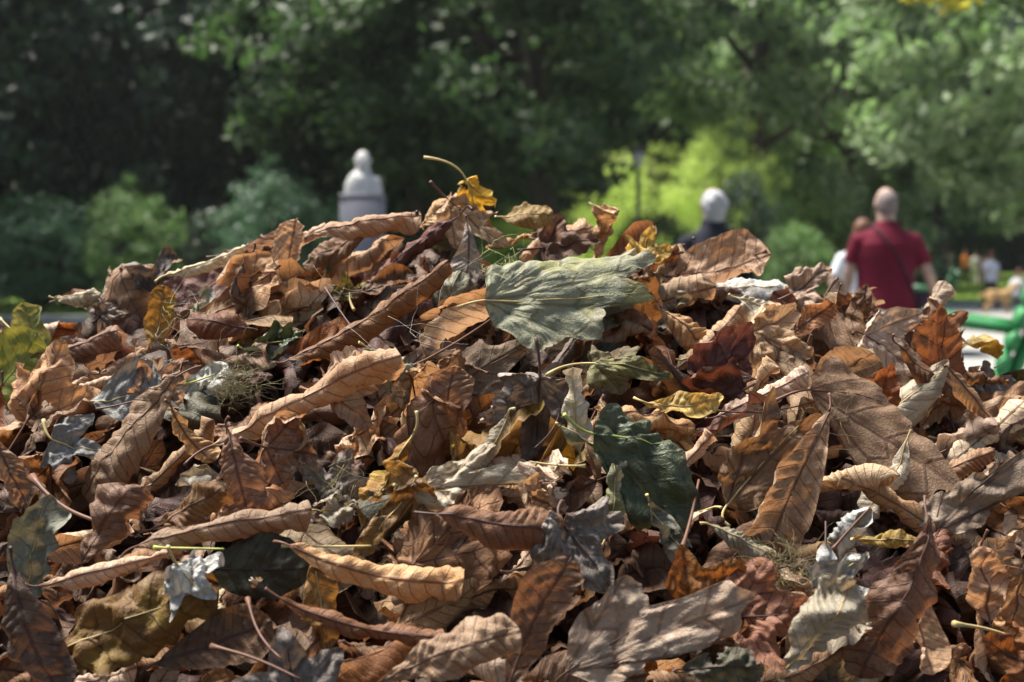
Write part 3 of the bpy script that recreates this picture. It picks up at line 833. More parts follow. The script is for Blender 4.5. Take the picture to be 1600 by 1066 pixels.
 (565, 975, 230, -16, 'chestnut', 'brown', roll_(3.6, crumple=.002), dict(up=.07, wr=.26), 'narrow brown leaf like a spear low on the heap'),
 (585, 888, 250, -14, 'chestnut', 'tan', roll_(2.6, bend=-.3), dict(up=.06, wr=.28), 'long narrow tan leaf with a sunlit back above the brown spear'),
 (500, 945, 130, -80, 'oval', 'ochre', arch_(.8), dict(up=.04, wr=.5, face=.8), 'dull ochre leaf behind the brown spear'),
 (170, 815, 140, 60, 'chestnut', 'brown', arch_(1.8, crumple=.006), dict(up=.05, wr=.62, face=.7), 'knobbly crumpled brown leaf above the smooth tan roll'),
 (300, 790, 125, 30, 'chestnut', 'brown', arch_(1.6, pleat=.0026), dict(up=.05, wr=.5), 'brown leaf with deep ribs above the long rib-marked roll'),
 (372, 735, 135, -75, 'chestnut', 'brown', arch_(1.3), dict(up=.05, wr=.5, face=.8), 'brown leaf hanging down from the long tan roll'),
 (300, 680, 100, -55, 'chestnut', 'tan', arch_(1.8), dict(up=.035, wr=.5), 'tan ribbed leaf between the long tan roll and the evenly ribbed one'),
 (452, 705, 110, -10, 'plane', 'brown', flat_(), dict(up=.03, face=.8), 'dull brown pointed leaf in the hollow below the long tan roll'),
 (340, 508, 95, 170, 'oval', 'rust', arch_(1.2, crumple=.001), dict(up=.03, wr=.62), 'smooth orange brown leaf behind the pale green strip near the ridge'),
 (306, 492, 90, 65, 'oval', 'sage', half_(2.0, bend=.8), dict(up=.035, wr=.3, face=.8), 'pale green strip of leaf curled against the smooth orange brown leaf'),
 (245, 515, 130, 80, 'chestnut', 'ochre', cup_(1.0), dict(up=.03, wr=.36, face=.8), 'orange brown leaf standing upright on the outer slope'),
 (125, 545, 125, 15, 'chestnut', 'brown', roll_(2.8), dict(up=.03, wr=.55), 'brown puffed roll beside the yellow green leaf'),
 (80, 600, 140, 75, 'plane', 'tan', arch_(1.4), dict(up=.04, face=.7), 'tan leaf bulging over the rim beside the wide yellow green leaf'),
 (255, 600, 90, 60, 'maple', 'tan', cup_(1.2, crumple=.005), dict(up=.045), 'ragged tan leaf between the silvery leaf and the pale grey one'),
 (25, 740, 130, -65, 'chestnut', 'brown', arch_(1.4, pleat=.0024), dict(up=.04, wr=.5), 'brown ribbed leaf near the outer rim below the yellow green leaves'),
 (120, 700, 100, -10, 'maple', 'white', flat_(crumple=.004), dict(up=.03), 'torn whitish leaf beside the evenly ribbed tan one'),
 (600, 440, 90, 20, 'chestnut', 'brown', cup_(1.6), dict(up=.03, wr=.5), 'small brown leaf lying between the red brown spear and the long brown tube'),
 (545, 448, 60, 100, 'maple', 'moss', cup_(1.2), dict(up=.02, face=.7), 'little yellow and green leaf deep between brown leaves near the ridge'),
 (390, 590, 70, 0, 'chestnut', 'red', flat_(), dict(up=.035, wr=.25), 'thin dark red leaf strip above the dry moss tuft'),
 (1095, 560, 70, 0, 'chestnut', 'cream', cup_(1.2), dict(up=.02, wr=.4), 'small cream leaf behind the dark rust red one'),
 (950, 490, 110, -20, 'oval', 'sage', half_(2.0, crumple=.004), dict(up=.045, wr=.55), 'curled grey green leaf tip peeping from under the large grey green one'),
 (1035, 465, 95, 10, 'maple', 'cream', cup_(1.0, crumple=.004), dict(up=.02), 'cream coloured crumpled leaf between the large grey green and the bowl-shaped ones'),
 (1045, 830, 100, -55, 'oval', 'sage', half_(2.6), dict(up=.045, wr=.4), 'pale curled strip hanging from the lower rim of the dark green leaf'),
 (960, 785, 110, 80, 'oval', 'sage', roll_(2.6), dict(up=.05, wr=.35), 'pale upright curl beside the dark green leaf'),
 (925, 700, 110, -30, 'oval', 'sage', roll_(3.0), dict(up=.055, wr=.33), 'pale roll along the upper edge of the dark green leaf'),
 (1590, 935, 140, -100, 'plane', 'tan', flat_(), dict(up=.05, face=.85), 'dull tan leaf standing square at the outer rim under the light tan one'),
 (1545, 915, 110, 95, 'oval', 'tan', cup_(.6), dict(up=.06, wr=.6, face=.85), 'pointed tan leaf, tip up, beside the dull tan leaf at the outer rim'),
 (1575, 1035, 120, 150, 'plane', 'rust', arch_(1.0), dict(up=.06), 'orange tan leaf in the bottom corner under the pointed tan one'),
 (450, 1040, 150, 100, 'plane', 'mauve', flat_(), dict(up=.05), 'dark mauve leaf at the bottom rim below the narrow brown spear'),
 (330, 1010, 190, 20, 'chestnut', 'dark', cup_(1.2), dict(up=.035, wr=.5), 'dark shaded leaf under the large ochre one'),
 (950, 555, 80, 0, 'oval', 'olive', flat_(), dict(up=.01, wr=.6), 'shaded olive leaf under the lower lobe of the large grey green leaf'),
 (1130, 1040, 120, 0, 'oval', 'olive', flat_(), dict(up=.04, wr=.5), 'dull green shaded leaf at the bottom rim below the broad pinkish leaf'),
]
OUT = {  # outlines of the big leaves: base first, then round the rim
 'large grey green leaf at': (4, [(768, 497), (775, 450), (800, 430), (840, 400), (885, 384), (935, 378), (984, 380), (982, 402), (955, 420), (1014, 438), (955, 462), (988, 480), (1002, 500), (925, 500), (916, 553), (870, 542), (835, 570), (800, 545), (772, 512)]),
 'large dark green leaf with': (-35, [(925, 690), (940, 655), (965, 640), (1000, 655), (1035, 690), (1065, 740), (1084, 785), (1055, 838), (1022, 815), (985, 838), (955, 803), (958, 765), (928, 715)]),
 'big smooth tan plane leaf': (-38, [(1275, 632), (1292, 598), (1330, 568), (1368, 590), (1395, 640), (1412, 680), (1448, 720), (1478, 768), (1442, 760), (1425, 778), (1405, 798), (1375, 758), (1350, 768), (1330, 730), (1300, 682), (1283, 652)]),
 'broad pale pinkish leaf': (28, [(885, 1028), (888, 975), (935, 925), (972, 890), (1000, 920), (1003, 938), (1060, 922), (1105, 898), (1152, 922), (1125, 950), (1128, 975), (1085, 985), (1090, 1008), (1045, 1003), (1000, 1012), (960, 1042), (920, 1042)]),
 'pale cream green leaf': (15, [(642, 760), (668, 730), (690, 712), (725, 692), (765, 690), (748, 710), (735, 730), (772, 722), (808, 742), (815, 765), (772, 772), (735, 758), (718, 768), (702, 792), (670, 805), (655, 782)]),
 'light tan leaf with sharp': (35, [(1478, 832), (1448, 812), (1475, 782), (1505, 775), (1535, 748), (1560, 752), (1600, 715), (1645, 690), (1640, 735), (1615, 760), (1640, 785), (1590, 798), (1560, 795), (1548, 822), (1510, 832)]),
 'ochre leaf standing': (58, [(1140, 788), (1122, 740), (1160, 708), (1190, 668), (1212, 628), (1216, 665), (1212, 690), (1248, 662), (1272, 655), (1262, 700), (1238, 750), (1200, 782), (1165, 795)]),
 'smooth rust brown leaf': (82, [(1478, 605), (1435, 590), (1428, 560), (1432, 520), (1455, 500), (1468, 478), (1488, 510), (1508, 530), (1505, 560), (1510, 590), (1495, 600)]),
 'dark rust red leaf': (62, [(1110, 622), (1088, 615), (1092, 575), (1098, 545), (1150, 515), (1175, 508), (1182, 540), (1168, 560), (1182, 590), (1165, 618), (1135, 625)]),
}
for i, (px, py, Lp, an, kd, cl, st, ex, lb) in enumerate(H):
    kw = dict(st); kw.update(ex)
    if kd == 'chestnut' and kw['curl'][0] < -2.4:
        kw['wr'] *= 1.3; kw['curl'] = tuple(1.15 * c_ for c_ in kw['curl'])
    for kk, (a_o, ol) in OUT.items():
        if lb.startswith(kk):
            an = a_o; kw['outline'] = ol; kw['ys'] = 1.0
            o_ = np.array(ol); px, py = (o_[:, 0].min() + o_[:, 0].max()) / 2, (o_[:, 1].min() + o_[:, 1].max()) / 2
            kw['lobes'] = 0
    add_leaf(px, py, Lp, an, kd, cl, 100 + i, label=lb, **kw)

# the smaller leaves between them, each an individual too
FILL = 160
cands = []
gr = np.random.default_rng(11)
tries = 0
pts = []
while len(pts) < FILL and tries < 60000:
    tries += 1
    px = gr.uniform(-30, 1630)
    sil = np.interp(px, SIL[:, 0], SIL[:, 1])
    # even over the mound's face; denser towards the crest, where foreshortening packs them
    py = sil + 8 + (1085 - sil) * gr.random() ** 1.25
    dmin = 36 + 36 * (py - 350) / 700
    if any((px - h[0]) ** 2 + ((py - h[1]) * 1.25) ** 2 < (.34 * h[2]) ** 2 for h in H if h[2] > 110): continue
    if all((px - a) ** 2 + (py - b) ** 2 > dmin ** 2 for a, b in pts):
        pts.append((px, py))
colw = [('tan', 42), ('brown', 36), ('dark', 15), ('rust', 9), ('red', 2), ('cream', 6), ('sage', 1), ('ochre', 3), ('mauve', 2), ('white', 1), ('pink', 8), ('yellow', 1), ('olive', 2)]
cn = [c for c, k in colw for _ in range(k)]
for i, (px, py) in enumerate(pts):
    kd = gr.choice(['chestnut'] * 6 + ['plane', 'plane', 'plane', 'oval', 'oval', 'maple'])
    Lp = {'chestnut': 180, 'plane': 175, 'oval': 140, 'maple': 130}[kd] * (.82 + .3 * (py - 330) / 700) * math.exp(gr.normal(0, .2))
    sty = gr.choice(['roll', 'roll', 'cup', 'cup', 'arch', 'half', 'half'])
    k = gr.uniform(.8, 1.3)
    st = {'roll': roll_(4.8 * k), 'cup': cup_(3.0 * k), 'arch': arch_(2.6 * k), 'half': half_(4.4 * k)}[sty]
    st['crumple'] = gr.uniform(.001, .0045); st['bend'] = gr.normal(0, .8); st['twist'] = gr.normal(0, .7); st['pleat'] = gr.uniform(.001, .0026)
    if kd in ('plane', 'maple'): st['curl'] = tuple(np.array(st['curl']) * .75); st['ys'] = gr.uniform(.5, .8); st['base0'] = gr.uniform(.42, .68); st['tw0'] = gr.uniform(.01, .03)
    st['tipcurl'] = gr.normal(0, .8)
    nearr = py < np.interp(px, SIL[:, 0], SIL[:, 1]) + 60
    if nearr: Lp *= .72
    if kd == 'chestnut': st['wr'] = gr.uniform(.46, .72)
    add_leaf(px, py, Lp, gr.choice([gr.normal(24, 18), gr.normal(24, 22), gr.normal(205, 25), gr.uniform(0, 360) if not nearr else 10]), kd, str(gr.choice(cn)), 3000 + i,
             up=gr.uniform(-.03, .016 if not nearr else -.008), tilt=gr.normal(0, 25), roll=gr.normal(0, 34), flip=bool(gr.random() < .4), face=gr.uniform(.25, .85), res=.75, info=dict(style=sty), **st)

# labels of the small leaves: their look and the landmark leaves they lie between
short = {h[8]: None for h in H}
def lm_name(h):
    s = h[8]
    for cut in (' at ', ' with ', ' below ', ' under ', ' above ', ' beside ', ' between ', ' behind ', ' on ', ' lying ', ' in ', ' standing ', ' rolled ', ' hanging ', ' resting ', ' leaning ', ' folded ', ' tucked ',
                ' bowed ', ' slanting ', ' curled ', ' curling ', ' pointing ', ' perched ', ' arched ', ' snaking ', ' inside ', ' overlapping ', ' squeezed ', ' near ', ' sloping ', ' like ', ' deep ', ' strip ', ' peeping ', ' along ',
                ' twisted ', ' shaped ', ' bulging ', ' tilted '):
        j = s.find(cut)
        if j > 8: s = s[:j]
    return s.rstrip(',')
ln = [lm_name(h) for h in H]
uniq = [i for i, s in enumerate(ln) if ln.count(s) == 1 and len(s.split()) <= 6]
CW = {'tan': ['tan', 'light brown', 'sandy'], 'brown': ['mid brown', 'brown', 'dull brown'], 'dark': ['dark brown', 'blackish brown'], 'rust': ['rust orange', 'reddish tan'], 'red': ['dark red brown'], 'cream': ['cream'], 'sage': ['grey green'],
      'ochre': ['ochre'], 'mauve': ['grey brown'], 'white': ['whitish'], 'pink': ['pinkish tan'], 'yellow': ['yellow'], 'olive': ['olive']}
SW = {'roll': 'rolled', 'cup': 'cupped', 'arch': 'arched', 'half': 'half curled'}
KW = {'chestnut': 'ribbed leaf', 'plane': 'lobed leaf', 'oval': 'oval leaf', 'maple': 'pointed leaf'}
used = set()
for d in LEAVES:
    if d['hero']: continue
    near = sorted(uniq, key=lambda i: (H[i][0] - d['px']) ** 2 + (H[i][1] - d['py']) ** 2)[:4]
    size = 'small ' if d['L'] < .055 else ('broad ' if d['L'] > .085 else '')
    opts = []
    for i in near:
        rel = 'above' if d['py'] < H[i][1] - 35 else ('below' if d['py'] > H[i][1] + 35 else 'beside')
        opts.append((rel, ln[i]))
    done = False
    for cw in CW[d['col']]:
        for rel, nm in opts:
            lab = f"{size}{cw} {KW[d['kind']]}, {SW[d['info']['style']]}, {rel} the {nm}"
            if lab not in used and len(lab.split()) <= 15:
                done = True; break
        if done: break
    used.add(lab)
    d['o']['label'] = lab

# under-layers of the heap: countless leaves joined into one mass, on a core coloured dark for the shade in the gaps
gap_shade_m = simple_mat('gap_shade_core', (.035, .022, .015), .95, .4, 60, .6, .1)
nx, ny = 150, 110
X, Y = np.meshgrid(np.linspace(-2.4, 2.4, nx), np.linspace(.42, 3.2, ny))
Z = pile_z(X, Y) - .042 - .04 * np.clip((1.5 - Y) / .12, 0, 1) * np.clip((Y - .7) / .2, 0, 1)
V = np.stack([X.ravel(), Y.ravel(), Z.ravel()], 1)
ii = np.arange(nx * ny).reshape(ny, nx)
q = np.stack([ii[:-1, :-1].ravel(), ii[:-1, 1:].ravel(), ii[1:, 1:].ravel(), ii[1:, :-1].ravel()], 1)
o = link('gap_shade_core', mesh_np('gap_shade_core', V, q, gap_shade_m)); tag(o, 'inner core of the heap, its dark colour standing for shade between leaves', 'leaf heap', kind='stuff')

protos = []
for s in range(26):
    g_ = np.random.default_rng(50 + s)
    kd = ['chestnut', 'chestnut', 'plane', 'oval', 'maple'][s % 5]
    L = .085
    st = [roll_(3.2), cup_(1.8), arch_(1.8), half_(2.6)][s % 4]
    st['crumple'] = .003; st['bend'] = g_.normal(0, 1.0); st['twist'] = g_.normal(0, .8)
    V_, q_, a_, m_ = make_blade(700 + s, kd, L, L * (.45 if kd == 'chestnut' else .65), res=.42, hole=False, **st)
    protos.append((V_, q_, a_))
def litter(name, n, spots, mats, label, smax=1.0, zr=(-.065, -.024)):
    g_ = np.random.default_rng(77)
    Vs, qs, vn, fl, mi = [], [], [], [], []
    off = 0
    for k in range(n):
        V_, q_, a_ = protos[g_.integers(len(protos))]
        x, y = spots[k]
        z = float(pile_z(x, y)) + g_.uniform(*zr) - .032 * min(1, max(0, (1.5 - y) / .12))
        e = pile_n(x, y) if z > .05 else Vector((0, 0, 1))
        qd = e.to_track_quat('Z', 'Y').to_matrix() @ Matrix.Rotation(g_.uniform(0, 6.28), 3, 'Z') @ Matrix.Rotation(g_.normal(0, .7), 3, 'X') @ Matrix.Rotation(g_.normal(0, .45) + (math.pi if g_.random() < .4 else 0), 3, 'Y')
        s = g_.uniform(.8, 1.45) * smax
        Vs.append(V_ @ (np.array(qd).T * s) + np.array([x, y, z])); qs.append(q_ + off); off += len(V_)
        vn.append(a_['vn']); fl.append(a_['flat'] + np.array([0, 0, k * .37]))
        mi.append(np.full(len(q_), g_.integers(len(mats)), dtype=np.int32))
    me = mesh_np(name, np.concatenate(Vs), np.concatenate(qs), None, True, {'vn': np.concatenate(vn), 'flat': np.concatenate(fl)})
    for m_ in mats: me.materials.append(LM[m_])
    mi = np.concatenate(mi)
    if len(me.polygons) == len(mi): me.polygons.foreach_set('material_index', mi)
    o = link(name, me); tag(o, label, 'leaves', kind='stuff'); return o
g_ = np.random.default_rng(21)
sp = []
while len(sp) < 1500:
    y = g_.uniform(.95, 1.85); x = g_.uniform(-.50, .50) * y
    sp.append((x, y))
while len(sp) < 2700:
    y = g_.uniform(.5, 2.9); x = g_.uniform(-1.5, 1.5)
    if pile_z(x, y) > .03: sp.append((x, y))
MS = ['dark', 'brown', 'dark', 'red', 'brown', 'dark']  # only the darker leaf tones, so the colour deepens the shade in the gaps
litter('fallen_leaves', len(sp), sp, MS, 'brown leaves packed underneath the loose ones of the heap')

# ------------------------------------------------------------------ loose stalks, dry grass and moss threads
def loose_stalk(px0, py0, px1, py1, up0, up1, rad, mat, label, sag=.0, name='leaf_stalk', cat='stalk'):
    A, t0 = hit_pile(px0, py0); B, t1 = hit_pile(px1, py1)
    A = A - ray(px0, py0).normalized() * up0; B = B - ray(px1, py1).normalized() * up1
    n = 12; P = []
    side = Vector((rnd.uniform(-1, 1), 0, rnd.uniform(-1, 1))) * (B - A).length * .06
    for i in range(n):
        s = i / (n - 1)
        P.append(list(A.lerp(B, s) + side * math.sin(math.pi * s) + Vector((0, 0, -sag * math.sin(math.pi * s)))))
    rr = np.linspace(rad, rad * .7, n); rr[0] = rad * 1.9; rr[1] = rad * 1.35
    C_ = Vector(P[0])
    V, q, t = loft(np.array(P) - np.array(C_), rr, seg=7, up=(.1, .9, .3))
    o = link(name, mesh_np(name, V, [q, t], mat)); o.location = C_
    tag(o, label, cat, 'loose stalks on the heap'); return o
SM = stalk_m
for a in [
    (1197, 340, 1170, 382, .05, .02, .0013, SM['brown'], 'reddish stalk with a knob end sticking up from the bowl-shaped leaf'),
    (1084, 352, 1083, 376, .04, .02, .0011, SM['dark'], 'short dark stalk poking up in front of the person with white hair'),
    (508, 450, 552, 515, .055, .05, .0011, SM['dark'], 'thin dark stalk leaning over the leaves near the ridge'),
    (240, 856, 350, 858, .09, .085, .0012, SM['green'], 'pale green stalk lying across the long rib-marked roll'),
    (440, 853, 580, 853, .075, .07, .0011, SM['pale'], 'straight yellowish stalk above the long narrow tan leaf'),
    (387, 935, 440, 1030, .09, .08, .0013, SM['brown'], 'reddish brown stalk leaning near the brown spear'),
    (330, 1010, 470, 1062, .085, .08, .0014, SM['rust'] if 'rust' in SM else SM['brown'], 'long brown stalk low at the bottom rim below the large ochre leaf'),
    (1300, 860, 1360, 793, .05, .06, .0014, SM['brown'], 'reddish stalk rising below the big smooth tan leaf'),
    (1288, 880, 1290, 815, .05, .06, .0014, SM['dark'], 'upright grey stalk next to the reddish one below the big tan leaf'),
    (1065, 860, 1092, 750, .07, .06, .0016, SM['brown'], 'tan stalk standing against the rim of the dark green leaf'),
    (880, 618, 835, 700, .06, .07, .0007, SM['dark'], 'dark stalk crossing the shrivelled grey mauve leaf'),
    (915, 728, 830, 722, .06, .06, .0011, SM['pale'], 'short yellow stalk beside the shrivelled grey mauve leaf'),
    (50, 745, 170, 820, .06, .06, .0022, SM['brown'], 'thick brown stalk slanting past the torn whitish leaf'),
    (1490, 975, 1600, 1002, .08, .07, .0016, SM['pale'], 'yellow twig lying at the outer bottom rim'),
    (1510, 745, 1575, 795, .02, .02, .0011, SM['brown'], 'thin brown stalk behind the light tan leaf'),
    (1553, 575, 1571, 540, .04, .04, .0006, SM['dark'], 'hair-thin dark stalk sticking up in front of the green chair'),
    (1100, 640, 1275, 628, .06, .06, .0010, SM['brown'], 'thin reddish stalk running to the base of the big smooth tan leaf'),
    (290, 600, 335, 585, .05, .05, .0011, SM['green'], 'short bright yellow stalk on the pale grey leaf'),
    (150, 640, 215, 625, .06, .06, .0010, SM['brown'], 'curved brown stalk lying on the silvery leaf'),
    (0, 498, 40, 535, .04, .04, .0012, SM['pale'], 'pale stalk at the outer edge beside the upright yellow green leaf'),
    (640, 575, 770, 497, .05, .05, .0012, SM['brown'], 'brown stalk running to the base of the large grey green leaf'),
    (1180, 900, 1290, 870, .05, .05, .0010, SM['dark'], 'dark thin stalk below the cream ribbed roll'),
]:
    loose_stalk(*a)

def threads(name, cx_, cy_, rpx, n, rad, mat, label, up=.04, length=.03, seed=1):
    g_ = np.random.default_rng(seed)
    c, t = hit_pile(cx_, cy_)
    c = c - ray(cx_, cy_).normalized() * up
    mb = MB()
    r = rpx / F * t
    for k in range(n):
        p0 = g_.normal(0, .45, 3) * r
        d = g_.normal(0, 1, 3); d /= np.linalg.norm(d)
        P = [p0]
        m = 8
        for i in range(m):
            d = d + g_.normal(0, .24, 3); d /= np.linalg.norm(d)
            P.append(P[-1] + d * length / m)
        mb.loft(P, np.linspace(rad, rad * .3, len(P)), seg=3, up=(.1, .3, .9))
    o = link(name, mb.mesh(name, mat)); o.location = c
    tag(o, label, 'dry grass', kind='stuff')
moss_m = simple_mat('dry_moss', (.16, .14, .07), .9, .3, 40)
threads('moss_threads', 372, 595, 38, 260, .00028, moss_m, 'tangle of dry moss threads beside the pale grey leaf', .045, .022, 1)
threads('moss_threads', 775, 425, 45, 34, .0003, simple_mat('dry_grass', (.34, .36, .16), .8, .2, 40), 'pale green dry grass wisps beside the large grey green leaf', .05, .04, 2)
threads('moss_threads', 1215, 900, 50, 120, .0003, moss_m, 'tangle of dry grass above the greenish cream leaf', .04, .04, 3)
threads('moss_threads', 275, 525, 60, 34, .00028, simple_mat('grey_threads', (.38, .34, .24), .8, .2, 40), 'loose pale fibres on the slope beside the orange brown leaf', .05, .045, 4)
threads('moss_threads', 520, 760, 40, 50, .0003, moss_m, 'fine fibres on the flat grey mauve leaf', .045, .04, 5)
threads('moss_threads', 640, 560, 90, 12, .00016, simple_mat('pale_hairs', (.5, .47, .38), .7, .1, 40), 'fine pale hairs lying over the middle leaves', .06, .09, 6)
threads('moss_threads', 1290, 640, 60, 30, .00025, moss_m, 'green thread wisps on the big smooth tan leaf', .06, .05, 7)

# ------------------------------------------------------------------ trees and shrubs
def foliage_mat(name, c1, c2, trans=.35, rough=.45, spec=.4):
    m, n, l = new_mat(name)
    out = n.new('ShaderNodeOutputMaterial')
    geo = n.new('ShaderNodeNewGeometry')
    cr = n.new('ShaderNodeValToRGB')
    cr.color_ramp.elements[0].color = (*c1, 1); cr.color_ramp.elements[1].color = (*c2, 1)
    l.new(geo.outputs['Random Per Island'], cr.inputs[0])
    bs = n.new('ShaderNodeBsdfPrincipled'); bs.inputs['Roughness'].default_value = rough; bs.inputs['Specular IOR Level'].default_value = spec
    l.new(cr.outputs[0], bs.inputs['Base Color'])
    tr = n.new('ShaderNodeBsdfTranslucent')
    mxc = n.new('ShaderNodeMix'); mxc.data_type = 'RGBA'; mxc.blend_type = 'MULTIPLY'; mxc.inputs[0].default_value = 1
    l.new(cr.outputs[0], mxc.inputs[6]); mxc.inputs[7].default_value = (1.15, 1.5, .85, 1)
    l.new(mxc.outputs[2], tr.inputs[0])
    mx = n.new('ShaderNodeMixShader'); mx.inputs[0].default_value = trans
    l.new(bs.outputs[0], mx.inputs[1]); l.new(tr.outputs[0], mx.inputs[2]); l.new(mx.outputs[0], out.inputs[0])
    return m
FM = {
    'dark': foliage_mat('dark_evergreen_foliage', (.022, .04, .026), (.055, .09, .05), .25),
    'mid': foliage_mat('glossy_green_foliage', (.035, .065, .028), (.095, .14, .06), .3, .55, .35),
    'soft': foliage_mat('soft_green_foliage', (.095, .145, .07), (.22, .28, .15), .35, .5, .35),
    'light': foliage_mat('light_green_foliage', (.15, .21, .11), (.29, .35, .21), .35, .55, .35),
    'lime': foliage_mat('lime_foliage', (.40, .46, .12), (.62, .66, .24), .5, .5),
    'blue': foliage_mat('blue_green_foliage', (.045, .10, .06), (.11, .19, .12), .3, .45),
    'fresh': foliage_mat('fresh_green_foliage', (.09, .16, .055), (.18, .27, .10), .35, .5),
    'brown': foliage_mat('dry_hanging_foliage', (.11, .085, .055), (.22, .16, .10), .25, .7),
    'gold': foliage_mat('golden_foliage', (.20, .18, .03), (.38, .27, .04), .5, .6),
}
bark_m = simple_mat('bark', (.06, .05, .04), .9, .35, 12, .8, .1)

def crown_verts(seed, n_cl, n_lf, leaf, clump=.22, flat=.6, shell=.55, aspect=.5):
    """unit crown: clumps of leaf faces in an uneven ball of radius 1"""
    g_ = np.random.default_rng(seed)
    d = g_.normal(0, 1, (n_cl, 3)); d /= np.linalg.norm(d, axis=1)[:, None]
    lump = 1 + .16 * np.sin(d[:, 0] * 4.1 + seed) * np.cos(d[:, 2] * 5 + seed * 2) + .12 * np.sin(d[:, 1] * 7 + 1)
    rad = (shell + (1 - shell) * g_.random(n_cl) ** .6) * lump
    cen = d * rad[:, None]
    cen = np.repeat(cen, n_lf, 0); dd = np.repeat(d, n_lf, 0)
    n = len(cen)
    csz = np.repeat(g_.uniform(.7, 1.35, n_cl) * clump, n_lf)
    off = g_.normal(0, .5, (n, 3)) * csz[:, None]; off[:, 2] *= flat
    P = cen + off
    nrm = g_.normal(0, .75, (n, 3)) + np.array([0, 0, .7]) + dd * .6
    nrm /= np.linalg.norm(nrm, axis=1)[:, None]
    t = np.cross(nrm, g_.normal(0, 1, (n, 3))); t /= np.linalg.norm(t, axis=1)[:, None]
    b = np.cross(nrm, t)
    s = leaf * g_.uniform(.6, 1.3, n)[:, None]
    V = np.empty((n, 4, 3))
    V[:, 0] = P - t * s; V[:, 1] = P + b * s * aspect - nrm * s * .12; V[:, 2] = P + t * s; V[:, 3] = P - b * s * aspect - nrm * s * .12
    return V.reshape(-1, 3), np.arange(n * 4).reshape(n, 4)
CR = {}
def crown(kind, matk):
    k = (kind, matk)
    if k not in CR:
        spec = {'big_a': (1, 170, 110, .037, .155), 'big_b': (2, 165, 110, .039, .155), 'big_c': (3, 210, 90, .033, .135), 'far': (4, 430, 60, .042, .22),
                'bush': (5, 150, 60, .045, .26), 'creeper': (8, 60, 50, .09, .22), 'fern': (6, 150, 60, .05, .22), 'fine': (7, 220, 80, .022, .2)}[kind]
        V, q = crown_verts(*spec, flat=.5 if kind != 'creeper' else 1.6, aspect=.5 if kind != 'fern' else .28)
        CR[k] = mesh_np('crown', V, q, FM[matk], False)
    return CR[k]

def tree(px, D, crown_c, crown_r, kind, matk, label, trunk_r=.25, cat='tree', name='broadleaf_tree', group=None, lean=0.0, x=None, rotz=None):
    x = (px - 800) / F * D if x is None else x
    z0 = float(terrain(x, D))
    e = empty(name, (x, D, z0), label, cat, group)
    g_ = np.random.default_rng(int(abs(px) * 7 + D))
    cz, = (crown_c,)
    rx, ry, rz = crown_r
    n = 10
    top = cz + rz * .4
    P = [(lean * (i / n) + .12 * math.sin(i * 1.3 + px) * (i / n), .1 * math.cos(i * 1.7) * (i / n), top * i / n) for i in range(n + 1)]
    rr = [trunk_r * (1.35 if i == 0 else (1 - .75 * i / n)) for i in range(n + 1)]
    mb = MB(); mb.loft(P, rr, seg=12)
    for k in range(7):
        a = g_.uniform(0, 6.28); h0 = top * g_.uniform(.45, .85)
        s0 = np.array(P[int(h0 / top * n)])
        L = g_.uniform(.5, .85)
        e1 = np.array([math.cos(a) * rx * L, math.sin(a) * ry * L, cz - h0 + g_.uniform(-.3, .6) * rz]) + s0
        mid = (s0 + e1) / 2 + np.array([0, 0, -.06 * rz])
        mb.loft([s0, mid, e1], [trunk_r * .35, trunk_r * .22, trunk_r * .06], seg=7)
    link('trunk', mb.mesh('trunk', bark_m), e)
    c = link('crown', crown(kind, matk), e)
    c.location = (lean, 0, cz)
    c.scale = (rx, ry, rz)
    c.rotation_euler = (0, 0, g_.uniform(0, 6.28) if rotz is None else rotz)
    return e
def zpx(py, D): return CAM_H + (424 - py) / F * D

# great evergreen behind the heap, its crown hanging over the middle
tree(868, 35, 8.3, (4.6, 4.6, 4.9), 'big_a', 'mid', 'large glossy evergreen tree whose dark trunk stands behind the crest of the heap', .42, lean=-1.0)
tree(655, 39, 8.2, (5.5, 5.0, 5.6), 'big_b', 'mid', 'dark green tree filling the middle behind the stone bust', .4)
tree(560, 44, 8.0, (5.0, 4.5, 6.6), 'big_c', 'dark', 'dark evergreen directly behind the stone bust', .4)
tree(420, 47, 6.8, (4.2, 4.2, 6.4), 'big_c', 'dark', 'dark evergreen tree above the blue green shrub', .35)
tree(250, 46, 8.0, (5.0, 4.5, 7.6), 'big_b', 'dark', 'nearly black evergreen behind the arching shrub', .4)
tree(60, 48, 8.0, (5.5, 5.0, 7.8), 'big_c', 'dark', 'tall black green evergreen at the outer end of the shrubs', .4)
tree(-130, 42, 8.0, (5.0, 5.0, 7.6), 'big_b', 'dark', 'evergreen tree beyond the grey path at the edge of view', .4)
tree(1180, 47, 10.5, (5.2, 4.6, 5.4), 'big_b', 'soft', 'green tree rising above the lime coloured bush', .4)
tree(1330, 51, 7.6, (5.0, 4.5, 6.2), 'big_a', 'light', 'light green tree with lit leaf clusters behind the person in the red shirt', .35)
tree(1465, 50, 6.6, (3.4, 3.0, 4.8), 'big_c', 'light', 'light green tree on a dark trunk at the end of the pale paving', .42)
tree(1640, 30, 6.3, (4.6, 4.0, 4.3), 'big_b', 'light', 'broad green tree whose crown hangs in above the bench', .35)
tree(1850, 52, 8.4, (5.0, 5.0, 5.6), 'big_a', 'soft', 'green tree at the edge of view beyond the chair', .4)
tree(1340, 66, 10.5, (5.5, 4.5, 6.5), 'big_a', 'soft', 'tall tree behind the light green ones', .4)
tree(1010, 68, 13.5, (6.0, 4.5, 6.5), 'big_c', 'mid', 'tall tree between the great evergreen and the lime bush', .4)
